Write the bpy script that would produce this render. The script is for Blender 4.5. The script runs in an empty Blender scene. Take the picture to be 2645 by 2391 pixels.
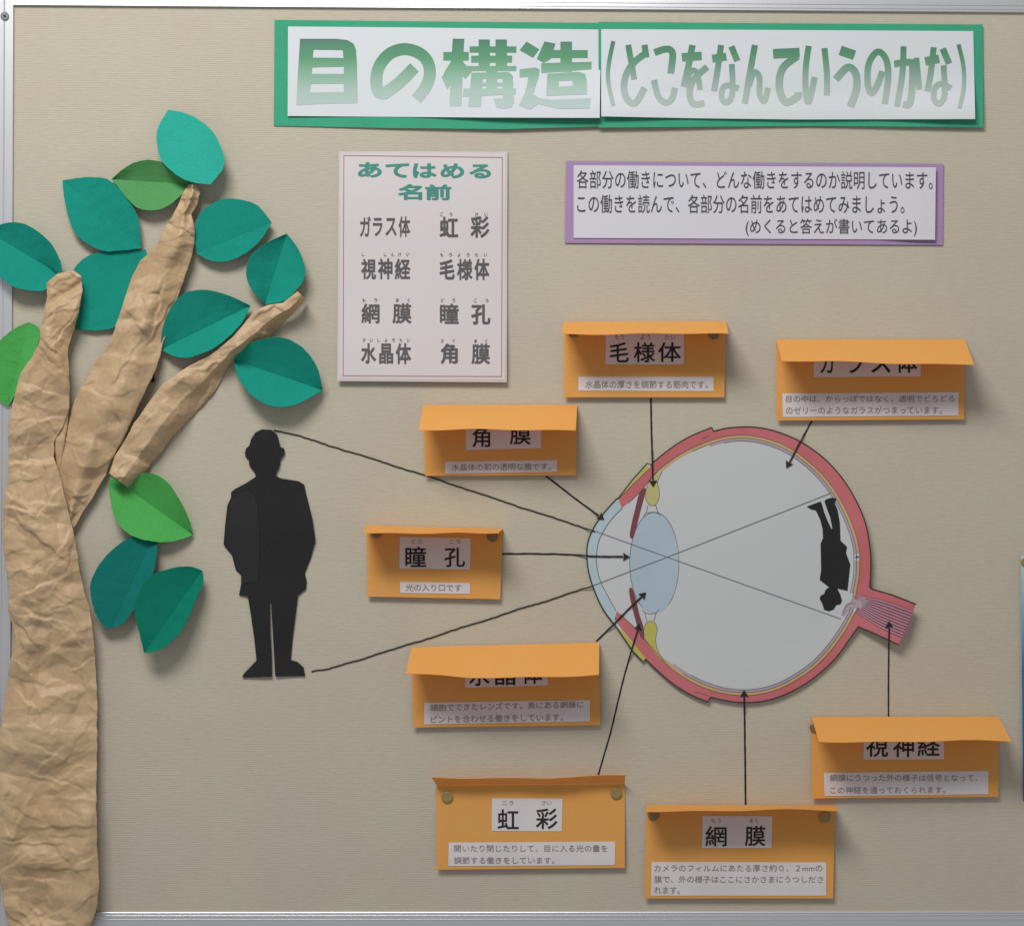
import bpy, bmesh, math, random
import numpy as np
from mathutils import Vector, noise
from mathutils.geometry import delaunay_2d_cdt, tessellate_polygon

# ------------------------------------------------------------------ scene, camera, light
scene = bpy.context.scene
COL = scene.collection
S = 0.0005            # metres per unit of the plan (one unit = 0.5 mm)
CX, CY = 1322.5, 1195.5
D = 2.4               # camera distance from the board

cam = bpy.data.cameras.new('camera'); camo = bpy.data.objects.new('camera', cam); COL.objects.link(camo)
camo.location = (0, -D, 0); camo.rotation_euler = (math.radians(90), 0, 0)
cam.sensor_width = 36; cam.lens = 36 * D / (2645 * S); cam.clip_start = 0.05; cam.clip_end = 50
scene.camera = camo

world = bpy.data.worlds.new('World'); scene.world = world; world.use_nodes = True
bg = world.node_tree.nodes['Background']
bg.inputs[0].default_value = (0.97, 0.98, 1.0, 1); bg.inputs[1].default_value = 0.275

def area_lamp(name, loc, target, size, size_y, power, color):
    l = bpy.data.lights.new(name, 'AREA'); l.shape = 'RECTANGLE'; l.size = size; l.size_y = size_y
    l.energy = power; l.color = color
    o = bpy.data.objects.new(name, l); COL.objects.link(o); o.location = loc
    o.rotation_euler = (Vector(target) - Vector(loc)).to_track_quat('-Z', 'Y').to_euler()
    return o
area_lamp('ceiling_lamp', (-0.75, -1.8, 2.05), (0, 0, 0), 1.3, 0.7, 56, (1.0, 0.985, 0.95))

scene.view_settings.view_transform = 'Standard'; scene.view_settings.look = 'None'
scene.view_settings.exposure = 0.07; scene.view_settings.gamma = 1

# ------------------------------------------------------------------ materials
def mat(name, col, rough=0.75, grain=0.05, gscale=900, bump=0.15, spec=0.3, metal=0.0, tint=None, tscale=14):
    m = bpy.data.materials.new(name); m.use_nodes = True
    nt = m.node_tree; n = nt.nodes; L = nt.links; p = n['Principled BSDF']
    p.inputs['Roughness'].default_value = rough; p.inputs['Metallic'].default_value = metal
    p.inputs['Specular IOR Level'].default_value = spec
    tc = n.new('ShaderNodeTexCoord')
    nz = n.new('ShaderNodeTexNoise'); nz.inputs['Scale'].default_value = gscale; nz.inputs['Detail'].default_value = 3
    L.new(tc.outputs['Object'], nz.inputs['Vector'])
    big = n.new('ShaderNodeTexNoise'); big.inputs['Scale'].default_value = tscale; big.inputs['Detail'].default_value = 2
    L.new(tc.outputs['Object'], big.inputs['Vector'])
    mx = n.new('ShaderNodeMix'); mx.data_type = 'RGBA'
    c2 = tint or tuple(min(1, c * 0.93) for c in col)
    mx.inputs[6].default_value = (*col, 1); mx.inputs[7].default_value = (*c2, 1)
    rmp = n.new('ShaderNodeMapRange'); rmp.inputs[1].default_value = 0.35; rmp.inputs[2].default_value = 0.65
    L.new(big.outputs[0], rmp.inputs[0]); L.new(rmp.outputs[0], mx.inputs[0])
    hv = n.new('ShaderNodeHueSaturation')
    mr = n.new('ShaderNodeMapRange'); mr.inputs[1].default_value = 0.3; mr.inputs[2].default_value = 0.7
    mr.inputs[3].default_value = 1 - grain; mr.inputs[4].default_value = 1 + grain
    L.new(nz.outputs[0], mr.inputs[0]); L.new(mr.outputs[0], hv.inputs['Value'])
    L.new(mx.outputs[2], hv.inputs['Color']); L.new(hv.outputs[0], p.inputs['Base Color'])
    if bump:
        b = n.new('ShaderNodeBump'); b.inputs['Strength'].default_value = bump; b.inputs['Distance'].default_value = 0.0004
        L.new(nz.outputs[0], b.inputs['Height']); L.new(b.outputs[0], p.inputs['Normal'])
    return m

def board_material():
    m = bpy.data.materials.new('ribbed_board_cloth'); m.use_nodes = True
    nt = m.node_tree; n = nt.nodes; L = nt.links; p = n['Principled BSDF']
    p.inputs['Roughness'].default_value = 0.85; p.inputs['Specular IOR Level'].default_value = 0.15
    tc = n.new('ShaderNodeTexCoord')
    def noise(sx, sz, detail, rough=0.5):
        mp = n.new('ShaderNodeMapping'); mp.inputs['Scale'].default_value = (sx, 1, sz)
        L.new(tc.outputs['Object'], mp.inputs['Vector'])
        z = n.new('ShaderNodeTexNoise'); z.inputs['Scale'].default_value = 1; z.inputs['Detail'].default_value = detail
        z.inputs['Roughness'].default_value = rough
        L.new(mp.outputs[0], z.inputs['Vector']); return z.outputs[0]
    ribs = noise(75, 380, 2.5)
    fine = noise(300, 720, 2.0)
    # regular ribs 2.8 mm apart, gently wavy
    sep = n.new('ShaderNodeSeparateXYZ'); L.new(tc.outputs['Object'], sep.inputs[0])
    wob = noise(9, 30, 1.0)
    w2 = n.new('ShaderNodeMath'); w2.operation = 'MULTIPLY'; w2.inputs[1].default_value = 9.0; L.new(wob, w2.inputs[0])
    zz = n.new('ShaderNodeMath'); zz.operation = 'MULTIPLY_ADD'; zz.inputs[1].default_value = 2 * math.pi / 0.0028
    L.new(sep.outputs[2], zz.inputs[0]); L.new(w2.outputs[0], zz.inputs[2])
    sn = n.new('ShaderNodeMath'); sn.operation = 'SINE'; L.new(zz.outputs[0], sn.inputs[0])
    add = n.new('ShaderNodeMath'); add.operation = 'MULTIPLY_ADD'; add.inputs[1].default_value = 0.17
    L.new(sn.outputs[0], add.inputs[0]); L.new(ribs, add.inputs[2])
    ad2 = n.new('ShaderNodeMath'); ad2.operation = 'MULTIPLY_ADD'; ad2.inputs[1].default_value = 0.5
    L.new(fine, ad2.inputs[0]); L.new(add.outputs[0], ad2.inputs[2])
    b = n.new('ShaderNodeBump'); b.inputs['Strength'].default_value = 0.27; b.inputs['Distance'].default_value = 0.0010
    L.new(ad2.outputs[0], b.inputs['Height']); L.new(b.outputs[0], p.inputs['Normal'])
    cr = n.new('ShaderNodeValToRGB'); e = cr.color_ramp.elements
    e[0].position = 0.45; e[0].color = (0.520, 0.480, 0.389, 1); e[1].position = 0.95; e[1].color = (0.58, 0.537, 0.441, 1)
    L.new(ad2.outputs[0], cr.inputs[0])
    # broad faint pink / green mottling of the cloth
    hue = noise(9, 9, 1.0)
    mx = n.new('ShaderNodeMix'); mx.data_type = 'RGBA'; mx.blend_type = 'MULTIPLY'; mx.inputs[0].default_value = 1
    c2 = n.new('ShaderNodeValToRGB'); e = c2.color_ramp.elements
    e[0].position = 0.38; e[0].color = (1.0, 0.965, 0.96, 1); e[1].position = 0.62; e[1].color = (0.99, 1.0, 0.97, 1)
    L.new(hue, c2.inputs[0]); L.new(cr.outputs[0], mx.inputs[6]); L.new(c2.outputs[0], mx.inputs[7])
    L.new(mx.outputs[2], p.inputs['Base Color'])
    return m

def metal_material(name, axis):
    m = bpy.data.materials.new(name); m.use_nodes = True
    nt = m.node_tree; n = nt.nodes; L = nt.links; p = n['Principled BSDF']
    p.inputs['Base Color'].default_value = (0.78, 0.79, 0.82, 1)
    p.inputs['Metallic'].default_value = 0.75; p.inputs['Roughness'].default_value = 0.36
    tc = n.new('ShaderNodeTexCoord'); mp = n.new('ShaderNodeMapping')
    mp.inputs['Scale'].default_value = (3, 3, 900) if axis == 'x' else (900, 3, 3)
    L.new(tc.outputs['Object'], mp.inputs['Vector'])
    z = n.new('ShaderNodeTexNoise'); z.inputs['Scale'].default_value = 1; z.inputs['Detail'].default_value = 2
    L.new(mp.outputs[0], z.inputs['Vector'])
    b = n.new('ShaderNodeBump'); b.inputs['Strength'].default_value = 0.02; b.inputs['Distance'].default_value = 0.0003
    L.new(z.outputs[0], b.inputs['Height'])
    if axis == 'z': L.new(b.outputs[0], p.inputs['Normal'])
    return m

def gradient_material(name, stops, z0, z1, rough=0.8):
    """printed gradient between two local heights (metres from the thing's base)"""
    m = bpy.data.materials.new(name); m.use_nodes = True
    nt = m.node_tree; n = nt.nodes; L = nt.links; p = n['Principled BSDF']
    p.inputs['Roughness'].default_value = rough; p.inputs['Specular IOR Level'].default_value = 0.2
    tc = n.new('ShaderNodeTexCoord'); sep = n.new('ShaderNodeSeparateXYZ'); L.new(tc.outputs['Object'], sep.inputs[0])
    mr = n.new('ShaderNodeMapRange'); mr.inputs[1].default_value = z0; mr.inputs[2].default_value = z1
    L.new(sep.outputs[2], mr.inputs[0])
    cr = n.new('ShaderNodeValToRGB'); L.new(mr.outputs[0], cr.inputs[0]); L.new(cr.outputs[0], p.inputs['Base Color'])
    e = cr.color_ramp.elements
    for i, (pos, c) in enumerate(stops[2:]): e.new(pos)
    for i, (pos, c) in enumerate(sorted(stops)):
        e[i].position = pos
    for i, (pos, c) in enumerate(sorted(stops)):
        e[i].color = (*c, 1)
    return m

M = {}
M['board'] = board_material()
M['metal_x'] = metal_material('brushed_aluminium_rail', 'x'); M['metal_z'] = metal_material('brushed_aluminium_post', 'z')
M['screw'] = mat('dull_steel', (0.30, 0.30, 0.32), 0.4, metal=0.8, spec=0.5)
M['white'] = mat('white_copy_paper', (0.72, 0.74, 0.81), 0.7, 0.015, tint=(0.71, 0.76, 0.77), tscale=9)
M['title_green'] = mat('green_construction_paper', (0.055, 0.40, 0.235), 0.9, 0.10, 1100)
M['vocab'] = mat('laminated_pinkish_paper', (0.72, 0.66, 0.68), 0.42, 0.01, spec=0.35, tint=(0.70, 0.665, 0.66), tscale=7, bump=0.03)
M['film'] = mat('clear_laminate_rim', (0.70, 0.64, 0.65), 0.3, 0.01, spec=0.5, bump=0.03)
M['purple'] = mat('purple_construction_paper', (0.40, 0.27, 0.50), 0.85, 0.06, tint=(0.44, 0.27, 0.48))
M['lav_white'] = mat('pale_lavender_paper', (0.69, 0.69, 0.76), 0.6, 0.012, tint=(0.72, 0.68, 0.75), tscale=6)
M['orange'] = mat('orange_card_stock', (0.93, 0.49, 0.12), 0.8, 0.06, tint=(0.91, 0.50, 0.14), tscale=6)
def translucent(m, col, f):
    """thin card lets part of the light through"""
    nt = m.node_tree; n = nt.nodes; L = nt.links; out = n['Material Output']; p = n['Principled BSDF']
    t = n.new('ShaderNodeBsdfTranslucent'); t.inputs['Color'].default_value = (*col, 1)
    mx = n.new('ShaderNodeMixShader'); mx.inputs[0].default_value = f
    L.new(p.outputs[0], mx.inputs[1]); L.new(t.outputs[0], mx.inputs[2]); L.new(mx.outputs[0], out.inputs['Surface'])
translucent(M['orange'], (1.0, 0.32, 0.03), 0.26)
M['strip'] = mat('white_label_strip', (0.74, 0.69, 0.70), 0.7, 0.015)
M['ink'] = mat('black_ink', (0.030, 0.020, 0.020), 0.7, 0.05, bump=0)
M['ink_soft'] = mat('grey_ink', (0.07, 0.068, 0.072), 0.8, 0.05, bump=0)
M['ink_small'] = mat('faint_small_ink', (0.27, 0.225, 0.21), 0.8, 0.05, bump=0)
M['ink_vocab'] = mat('dark_heading_ink', (0.125, 0.11, 0.12), 0.5, 0.05, bump=0)
M['head_green'] = mat('teal_heading_ink', (0.06, 0.30, 0.24), 0.5, 0.05, bump=0)
M['red_line'] = mat('thin_red_line_ink', (0.50, 0.20, 0.23), 0.5, 0.02, bump=0)
M['black'] = mat('black_laminated_card', (0.016, 0.0145, 0.016), 0.38, 0.15, 400, spec=0.45, bump=0.06)
M['black2'] = mat('sheen_black_card', (0.0205, 0.0188, 0.0205), 0.38, 0.12, 300, spec=0.5, bump=0.05)  # slightly lighter black: the overlay's sheen is painted into its colour
M['marker'] = mat('black_yarn_line', (0.035, 0.028, 0.022), 0.8, 0.25, bump=0.3)
M['arrow'] = mat('black_arrow_tape', (0.022, 0.02, 0.02), 0.6, 0.1)
M['eyepaper'] = mat('pale_grey_printed_paper', (0.59, 0.62, 0.62), 0.5, 0.015, tint=(0.59, 0.60, 0.62), tscale=6)
M['sclera'] = mat('red_print', (0.60, 0.175, 0.195), 0.5, 0.04, tint=(0.55, 0.145, 0.155), bump=0)
M['cornea'] = mat('pale_blue_print', (0.47, 0.60, 0.65), 0.5, 0.02, bump=0)
M['lens'] = mat('lens_blue_print', (0.46, 0.555, 0.64), 0.5, 0.02, bump=0)
M['iris'] = mat('maroon_print', (0.22, 0.065, 0.09), 0.5, 0.03, bump=0)
M['yellow'] = mat('yellow_print', (0.55, 0.50, 0.12), 0.5, 0.03, bump=0)
M['yellow2'] = mat('pale_yellow_print', (0.58, 0.52, 0.22), 0.5, 0.03, bump=0)
M['choroid'] = mat('ochre_print', (0.62, 0.42, 0.19), 0.5, 0.03, bump=0)
M['retina'] = mat('lilac_print', (0.47, 0.38, 0.45), 0.5, 0.03, bump=0)
M['nerve'] = mat('mauve_print', (0.38, 0.125, 0.20), 0.5, 0.03, bump=0)
M['nerve_lt'] = mat('pink_fibre_print', (0.66, 0.44, 0.48), 0.5, 0.03, bump=0)
M['line'] = mat('dark_outline_print', (0.045, 0.04, 0.045), 0.5, 0.03, bump=0)
M['thin'] = mat('grey_thin_line_print', (0.13, 0.13, 0.16), 0.5, 0.03, bump=0)
M['ray'] = mat('slate_ray_line_print', (0.16, 0.17, 0.21), 0.5, 0.03, bump=0)
M['tack'] = mat('brown_translucent_tack', (0.27, 0.155, 0.06), 0.4, 0.05, spec=0.5, bump=0)
M['tack_hi'] = mat('olive_metal_tack', (0.35, 0.25, 0.10), 0.4, 0.08, spec=0.5, bump=0)
M['blue'] = gradient_material('blue_poster_print', [(0.0, (0.02, 0.10, 0.35)), (0.55, (0.03, 0.20, 0.50)), (0.85, (0.35, 0.52, 0.62)), (1.0, (0.6, 0.68, 0.70))], 0.0, 0.318, 0.4)
M['title_ink'] = gradient_material('green_gradient_ink',
    [(0.0, (0.52, 0.63, 0.62)), (0.25, (0.44, 0.59, 0.53)), (0.48, (0.29, 0.49, 0.37)), (0.72, (0.135, 0.36, 0.20)), (0.88, (0.12, 0.30, 0.20)), (1.0, (0.12, 0.22, 0.19))], (330 - 284) * S, (330 - 100) * S)
M['title_ink2'] = gradient_material('grey_green_gradient_ink',
    [(0.0, (0.47, 0.55, 0.50)), (0.25, (0.42, 0.53, 0.47)), (0.48, (0.29, 0.43, 0.38)), (0.66, (0.175, 0.35, 0.25)), (0.82, (0.115, 0.31, 0.17)), (0.92, (0.12, 0.25, 0.19)), (1.0, (0.15, 0.21, 0.22))], (330 - 280) * S, (330 - 110) * S)
def leafmat(name, c): return mat(name, c, 0.92, 0.14, 1000, bump=0.25, spec=0.15)
M['teal'] = leafmat('teal_construction_paper', (0.011, 0.295, 0.228))
M['teal_hi'] = leafmat('bright_teal_construction_paper', (0.030, 0.42, 0.335))
M['teal_dk'] = leafmat('deep_teal_construction_paper', (0.008, 0.20, 0.175))
M['green_dk'] = leafmat('deep_green_construction_paper', (0.004, 0.21, 0.14))
M['lime'] = leafmat('grass_green_construction_paper', (0.085, 0.42, 0.10))
M['moss'] = leafmat('moss_green_construction_paper', (0.10, 0.33, 0.115))

def kraft_material():
    m = bpy.data.materials.new('crumpled_kraft_paper'); m.use_nodes = True
    nt = m.node_tree; n = nt.nodes; L = nt.links; p = n['Principled BSDF']
    p.inputs['Roughness'].default_value = 0.52; p.inputs['Specular IOR Level'].default_value = 0.45
    tc = n.new('ShaderNodeTexCoord')
    nz = n.new('ShaderNodeTexNoise'); nz.inputs['Scale'].default_value = 260; nz.inputs['Detail'].default_value = 4
    L.new(tc.outputs['Object'], nz.inputs['Vector'])
    bigz = n.new('ShaderNodeTexNoise'); bigz.inputs['Scale'].default_value = 9; bigz.inputs['Detail'].default_value = 4
    L.new(tc.outputs['Object'], bigz.inputs['Vector'])
    cr = n.new('ShaderNodeValToRGB'); e = cr.color_ramp.elements
    e[0].position = 0.3; e[0].color = (0.515, 0.35, 0.195, 1); e[1].position = 0.7; e[1].color = (0.595, 0.425, 0.26, 1)
    L.new(bigz.outputs[0], cr.inputs[0])
    hv = n.new('ShaderNodeHueSaturation'); mr = n.new('ShaderNodeMapRange')
    mr.inputs[1].default_value = 0.3; mr.inputs[2].default_value = 0.7; mr.inputs[3].default_value = 0.94; mr.inputs[4].default_value = 1.05
    L.new(nz.outputs[0], mr.inputs[0]); L.new(mr.outputs[0], hv.inputs['Value']); L.new(cr.outputs[0], hv.inputs['Color'])
    L.new(hv.outputs[0], p.inputs['Base Color'])
    b2 = n.new('ShaderNodeBump'); b2.inputs['Strength'].default_value = 0.2; b2.inputs['Distance'].default_value = 0.0006
    L.new(nz.outputs[0], b2.inputs['Height']); L.new(b2.outputs[0], p.inputs['Normal'])
    return m
M['kraft'] = kraft_material()

# ------------------------------------------------------------------ helpers
def P(x, y, h=0.0):
    """board plan position -> place in the room; h = height off the board in metres"""
    k = (D - h) / D
    return Vector(((x - CX) * S * k, -h, (CY - y) * S * k))

def tag(o, label=None, cat=None, group=None, kind=None):
    if label: o['label'] = label
    if cat: o['category'] = cat
    if group: o['group'] = group
    if kind: o['kind'] = kind
    return o

def thing(name, x, y, label, cat, group=None):
    o = bpy.data.objects.new(name, None); COL.objects.link(o); o.location = P(x, y, 0); o.empty_display_size = 0.02
    return tag(o, label, cat, group)

def link(name, me, m, parent=None):
    o = bpy.data.objects.new(name, me); COL.objects.link(o); me.materials.append(m)
    if parent is not None: o.parent = parent
    return o

def base_of(parent):
    """location of the thing a mesh will hang under (parents are never rotated)"""
    v = Vector((0, 0, 0))
    while parent is not None:
        v += parent.location; parent = parent.parent
    return v

def mesh_from(name, verts, faces, m, parent=None, smooth=False):
    b = base_of(parent)
    me = bpy.data.meshes.new(name); me.from_pydata([tuple(Vector(v) - b) for v in verts], [], faces); me.update()
    if smooth: me.polygons.foreach_set('use_smooth', [True] * len(me.polygons))
    return link(name, me, m, parent)

def rs(pts, ox, oy, s): return [(ox + x * s, oy + y * s) for x, y in pts]

def smooth_closed(pts, n=4):
    out = []; N = len(pts)
    for i in range(N):
        p0, p1, p2, p3 = [np.array(pts[(i + k - 1) % N], float) for k in range(4)]
        for j in range(n):
            t = j / n
            out.append(tuple(0.5 * (2 * p1 + (p2 - p0) * t + (2 * p0 - 5 * p1 + 4 * p2 - p3) * t * t + (3 * p1 - p0 - 3 * p2 + p3) * t ** 3)))
    return out

def smooth_open(pts, n=5):
    if len(pts) < 3: return list(pts)
    q = [pts[0]] + list(pts) + [pts[-1]]; out = []
    for i in range(1, len(q) - 2):
        p0, p1, p2, p3 = [np.array(q[i + k - 1], float) for k in range(4)]
        for j in range(n):
            t = j / n
            out.append(tuple(0.5 * (2 * p1 + (p2 - p0) * t + (2 * p0 - 5 * p1 + 4 * p2 - p3) * t * t + (3 * p1 - p0 - 3 * p2 + p3) * t ** 3)))
    out.append(tuple(pts[-1])); return out

def resample(pts, n):
    a = np.array(pts, float); d = np.r_[0, np.cumsum(np.hypot(*(a[1:] - a[:-1]).T))]
    t = np.linspace(0, d[-1], n)
    return np.c_[np.interp(t, d, a[:, 0]), np.interp(t, d, a[:, 1])]

def offset_path(pts, off):
    a = np.array(pts, float); t = np.gradient(a, axis=0); t /= np.hypot(t[:, 0], t[:, 1])[:, None] + 1e-9
    return [tuple(v) for v in a + np.c_[-t[:, 1], t[:, 0]] * off]

def ribbon_poly(pts, w):
    a = np.array(pts, float); ws = np.broadcast_to(np.array(w, float), (len(a),))
    t = np.zeros_like(a); t[1:-1] = a[2:] - a[:-2]; t[0] = a[1] - a[0]; t[-1] = a[-1] - a[-2]
    t /= np.hypot(t[:, 0], t[:, 1])[:, None] + 1e-9; n = np.c_[-t[:, 1], t[:, 0]]
    return a + n * ws[:, None] / 2, a - n * ws[:, None] / 2

def flatbm(loops, cutx=(), cuty=()):
    """triangulated plan polygon (first loop outer, rest holes) cut along a grid so that it can bend"""
    vv = [[Vector((x, y, 0)) for x, y in lp] for lp in loops]
    tris = tessellate_polygon(vv); flat = [v for lp in vv for v in lp]
    bm = bmesh.new(); bv = [bm.verts.new(v) for v in flat]
    for t in tris:
        try: bm.faces.new([bv[i] for i in t])
        except ValueError: pass
    for c in cutx:
        bmesh.ops.bisect_plane(bm, geom=bm.verts[:] + bm.edges[:] + bm.faces[:], plane_co=(c, 0, 0), plane_no=(1, 0, 0))
    for c in cuty:
        bmesh.ops.bisect_plane(bm, geom=bm.verts[:] + bm.edges[:] + bm.faces[:], plane_co=(0, c, 0), plane_no=(0, 1, 0))
    return bm

def lay(name, bm, hf, m, parent, thick=0.0, lift=0.0, smooth=False):
    """place a plan bmesh on the height function hf (metres off the board); give it paper thickness"""
    if not callable(hf): h0 = hf; hf = lambda x, y: h0
    b = base_of(parent)
    bmesh.ops.recalc_face_normals(bm, faces=bm.faces[:])
    src = {v: (v.co.x, v.co.y) for v in bm.verts}
    for v, (x, y) in src.items():
        h = hf(x, y) + lift; v.co = P(x, y, h) - b
    if thick:
        old = bm.faces[:]
        ret = bmesh.ops.extrude_face_region(bm, geom=old, use_keep_orig=True)
        for g in ret['geom']:
            if isinstance(g, bmesh.types.BMVert): g.co.y += thick
    me = bpy.data.meshes.new(name); bm.to_mesh(me); bm.free()
    if smooth: me.polygons.foreach_set('use_smooth', [True] * len(me.polygons))
    return link(name, me, m, parent)

def sheet(name, loops, hf, m, parent, thick=0.0004, lift=0.0, cutx=(), cuty=()):
    if isinstance(loops[0][0], (int, float)): loops = [loops]
    return lay(name, flatbm(loops, cutx, cuty), hf, m, parent, thick, lift)

def stroke_bm(paths):
    """paths = [(pts, width)] -> one plan bmesh of ribbons, each a quad strip"""
    bm = bmesh.new()
    for pts, w in paths:
        l, r = ribbon_poly(pts, w)
        lv = [bm.verts.new((*p, 0)) for p in l]; rv = [bm.verts.new((*p, 0)) for p in r]
        for i in range(len(lv) - 1): bm.faces.new((lv[i], lv[i + 1], rv[i + 1], rv[i]))
    return bm

def union(polys):
    """union of plan polygons -> (verts, tris), nothing overlapping"""
    vs, fs = [], []
    for p in polys:
        ar = sum(p[i][0] * p[(i + 1) % len(p)][1] - p[(i + 1) % len(p)][0] * p[i][1] for i in range(len(p)))
        if abs(ar) < 1e-7: continue
        if ar < 0: p = p[::-1]
        k = len(vs); vs += [Vector(q) for q in p]
        fs.append(list(range(k, k + len(p))))
    v, e, f, ov, oe, of = delaunay_2d_cdt(vs, [], fs, 0, 1e-5, True)
    return [tuple(q) for q in v], [t for t, o in zip(f, of) if len(o)]

# ------------------------------------------------------------------ lettering
_raw = {}
def raw_text(s):
    """outline text as plan triangles in em units, y up"""
    if s in _raw: return _raw[s]
    c = bpy.data.curves.new('lettering', 'FONT'); c.body = s; c.size = 1; c.resolution_u = 4
    o = bpy.data.objects.new('lettering', c); COL.objects.link(o)
    dg = bpy.context.evaluated_depsgraph_get(); me = bpy.data.meshes.new_from_object(o.evaluated_get(dg))
    v = np.array([(q.co.x, q.co.y) for q in me.vertices]); f = [tuple(p.vertices) for p in me.polygons]
    bpy.data.objects.remove(o); bpy.data.curves.remove(c); bpy.data.meshes.remove(me)
    _raw[s] = (v, f); return _raw[s]

_bold = {}
def bold_text(s, w):
    """the same glyph with every edge thickened by w em"""
    if w <= 0: return raw_text(s)
    if (s, w) in _bold: return _bold[(s, w)]
    v, f = raw_text(s); cnt = {}
    key = [(round(a, 5), round(b, 5)) for a, b in v]
    for t in f:
        for i in range(len(t)):
            a, b = key[t[i]], key[t[(i + 1) % len(t)]]
            k = (a, b) if a < b else (b, a)
            cnt[k] = cnt.get(k, 0) + 1
    polys = [[tuple(v[i]) for i in t] for t in f]
    for (a, b), c in cnt.items():
        if c != 1: continue
        a = np.array(a); b = np.array(b); d = b - a; L = np.hypot(*d)
        if L < 1e-5: continue
        d /= L; n = np.array((-d[1], d[0])); e = d * w * 0.8
        polys.append([tuple(a - e + n * w * .6), tuple(a - e - n * w * .6), tuple(a - n * w), tuple(b - n * w), tuple(b + e - n * w * .6), tuple(b + e + n * w * .6), tuple(b + n * w), tuple(a + n * w)])
    vv, ff = union(polys)
    _bold[(s, w)] = (np.array(vv), ff); return _bold[(s, w)]

def letters_bm(items):
    """items = (text, x0, y0, x1, y1, bold, slope): each fitted to its box on the board plan"""
    bm = bmesh.new()
    for it in items:
        s, x0, y0, x1, y1 = it[:5]; w = it[5] if len(it) > 5 else 0; sl = it[6] if len(it) > 6 else 0
        v, f = bold_text(s, w) if w else raw_text(s)
        lo, hi = v.min(0), v.max(0)
        X = x0 + (v[:, 0] - lo[0]) / max(hi[0] - lo[0], 1e-6) * (x1 - x0)
        Y = y1 - (v[:, 1] - lo[1]) / max(hi[1] - lo[1], 1e-6) * (y1 - y0) + (X - x0) * sl
        bv = [bm.verts.new((a, b, 0)) for a, b in zip(X, Y)]
        for t in f:
            try: bm.faces.new([bv[i] for i in t])
            except ValueError: pass
    return bm

def letters(name, items, hf, m, parent, lift=0.0003, cutx=(), cuty=()):
    if name == 'character' and len(items) > 1:
        for it in items: letters(name, [it], hf, m, parent, lift, cutx, cuty)
        return
    bm = letters_bm(items)
    for c in cutx: bmesh.ops.bisect_plane(bm, geom=bm.verts[:] + bm.edges[:] + bm.faces[:], plane_co=(c, 0, 0), plane_no=(1, 0, 0))
    for c in cuty: bmesh.ops.bisect_plane(bm, geom=bm.verts[:] + bm.edges[:] + bm.faces[:], plane_co=(0, c, 0), plane_no=(0, 1, 0))
    return lay(name, bm, hf, m, parent, 0, lift)

# ------------------------------------------------------------------ the setting: board and its aluminium frame
mesh_from('board', [P(-500, -60), P(3400, -60), P(3400, 2600), P(-500, 2600)], [(0, 1, 2, 3)], M['board'])['kind'] = 'structure'

def rail(name, a, b, inward, prof, m, label):
    """extruded aluminium profile from a to b; prof = (distance out from the board edge, height in mm)"""
    t = thing(name, a[0], a[1], label, 'frame rail')
    verts = []; faces = []; n = len(prof)
    for (ex, ey) in (a, b):
        for d, h in prof: verts.append(P(ex + inward[0] * d, ey + inward[1] * d, h / 1000))
    for i in range(n - 1): faces.append((i, i + 1, n + i + 1, n + i))
    faces.append(tuple(range(n))); faces.append(tuple(reversed(range(n, 2 * n))))
    mesh_from('profile', verts, faces, m, t)
    return t
# heights rise outwards on the top rail so its face leans up towards the ceiling lamp
rail('frame_rail', (28, 15), (3300, 39), (0, -1), [(0, 0), (0, 1.5), (1.5, 1.5), (2.5, 3.8), (7, 3.6), (8.2, 3.0), (9.2, 3.7), (17, 3.2), (18.2, 2.5), (19.2, 3.3), (60, 0.5), (60, 0)], M['metal_x'],
     'brushed aluminium rail along the top edge of the board, bright with lamp glare')
rail('frame_rail', (-200, 2355), (3300, 2353), (0, 1), [(0, 0), (0, 2.5), (1.6, 2.9), (3.2, 1.6), (7.6, 1.6), (8.6, 2.7), (10.2, 1.7), (18.5, 1.7), (19.6, 3.1), (21.4, 2.0), (26, 2.2), (70, 2.8), (70, 0)], M['metal_x'],
     'dull aluminium rail along the bottom of the board with thin raised ridges')
post = rail('frame_rail', (35.5, -30), (24, 2600), (-1, 0), [(0, 0), (0, 2.8), (1.5, 3.6), (22, 4.4), (24, 4.0), (26, 4.4), (46, 4.8), (140, 4.8), (140, 0)], M['metal_z'],
     'upright aluminium frame post down the left side of the board')
def disc(name, x, y, r, h0, h1, m, parent, seg=28, dome=0.3):
    v = []; f = []
    rings = [(r, h0), (r, h1 - dome * (h1 - h0)), (r * 0.8, h1), (0.001, h1)]
    for rr, hh in rings:
        for k in range(seg):
            a = 2 * math.pi * k / seg; v.append(P(x + rr * math.cos(a), y + rr * math.sin(a), hh))
    for i in range(len(rings) - 1):
        for k in range(seg):
            f.append((i * seg + k, i * seg + (k + 1) % seg, (i + 1) * seg + (k + 1) % seg, (i + 1) * seg + k))
    return mesh_from(name, v, f, m, parent)
sc = tag(disc('screw', 12, 42, 11, 0.004, 0.0068, M['screw'], None, dome=0.6), 'small round screw head in the left frame post near the top corner', 'screw')
for ang in (0.5, 0.5 + math.pi / 2):
    c, s_ = math.cos(ang), math.sin(ang)
    mesh_from('cross_slot', [P(12 + a * 5.5 * c - b * 1.3 * s_, 42 + a * 5.5 * s_ + b * 1.3 * c, 0.00695 + 0.00002 * (ang > 1)) for a, b in ((-1, -1), (1, -1), (1, 1), (-1, 1))], [(0, 1, 2, 3)], M['ink'], sc)

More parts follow.
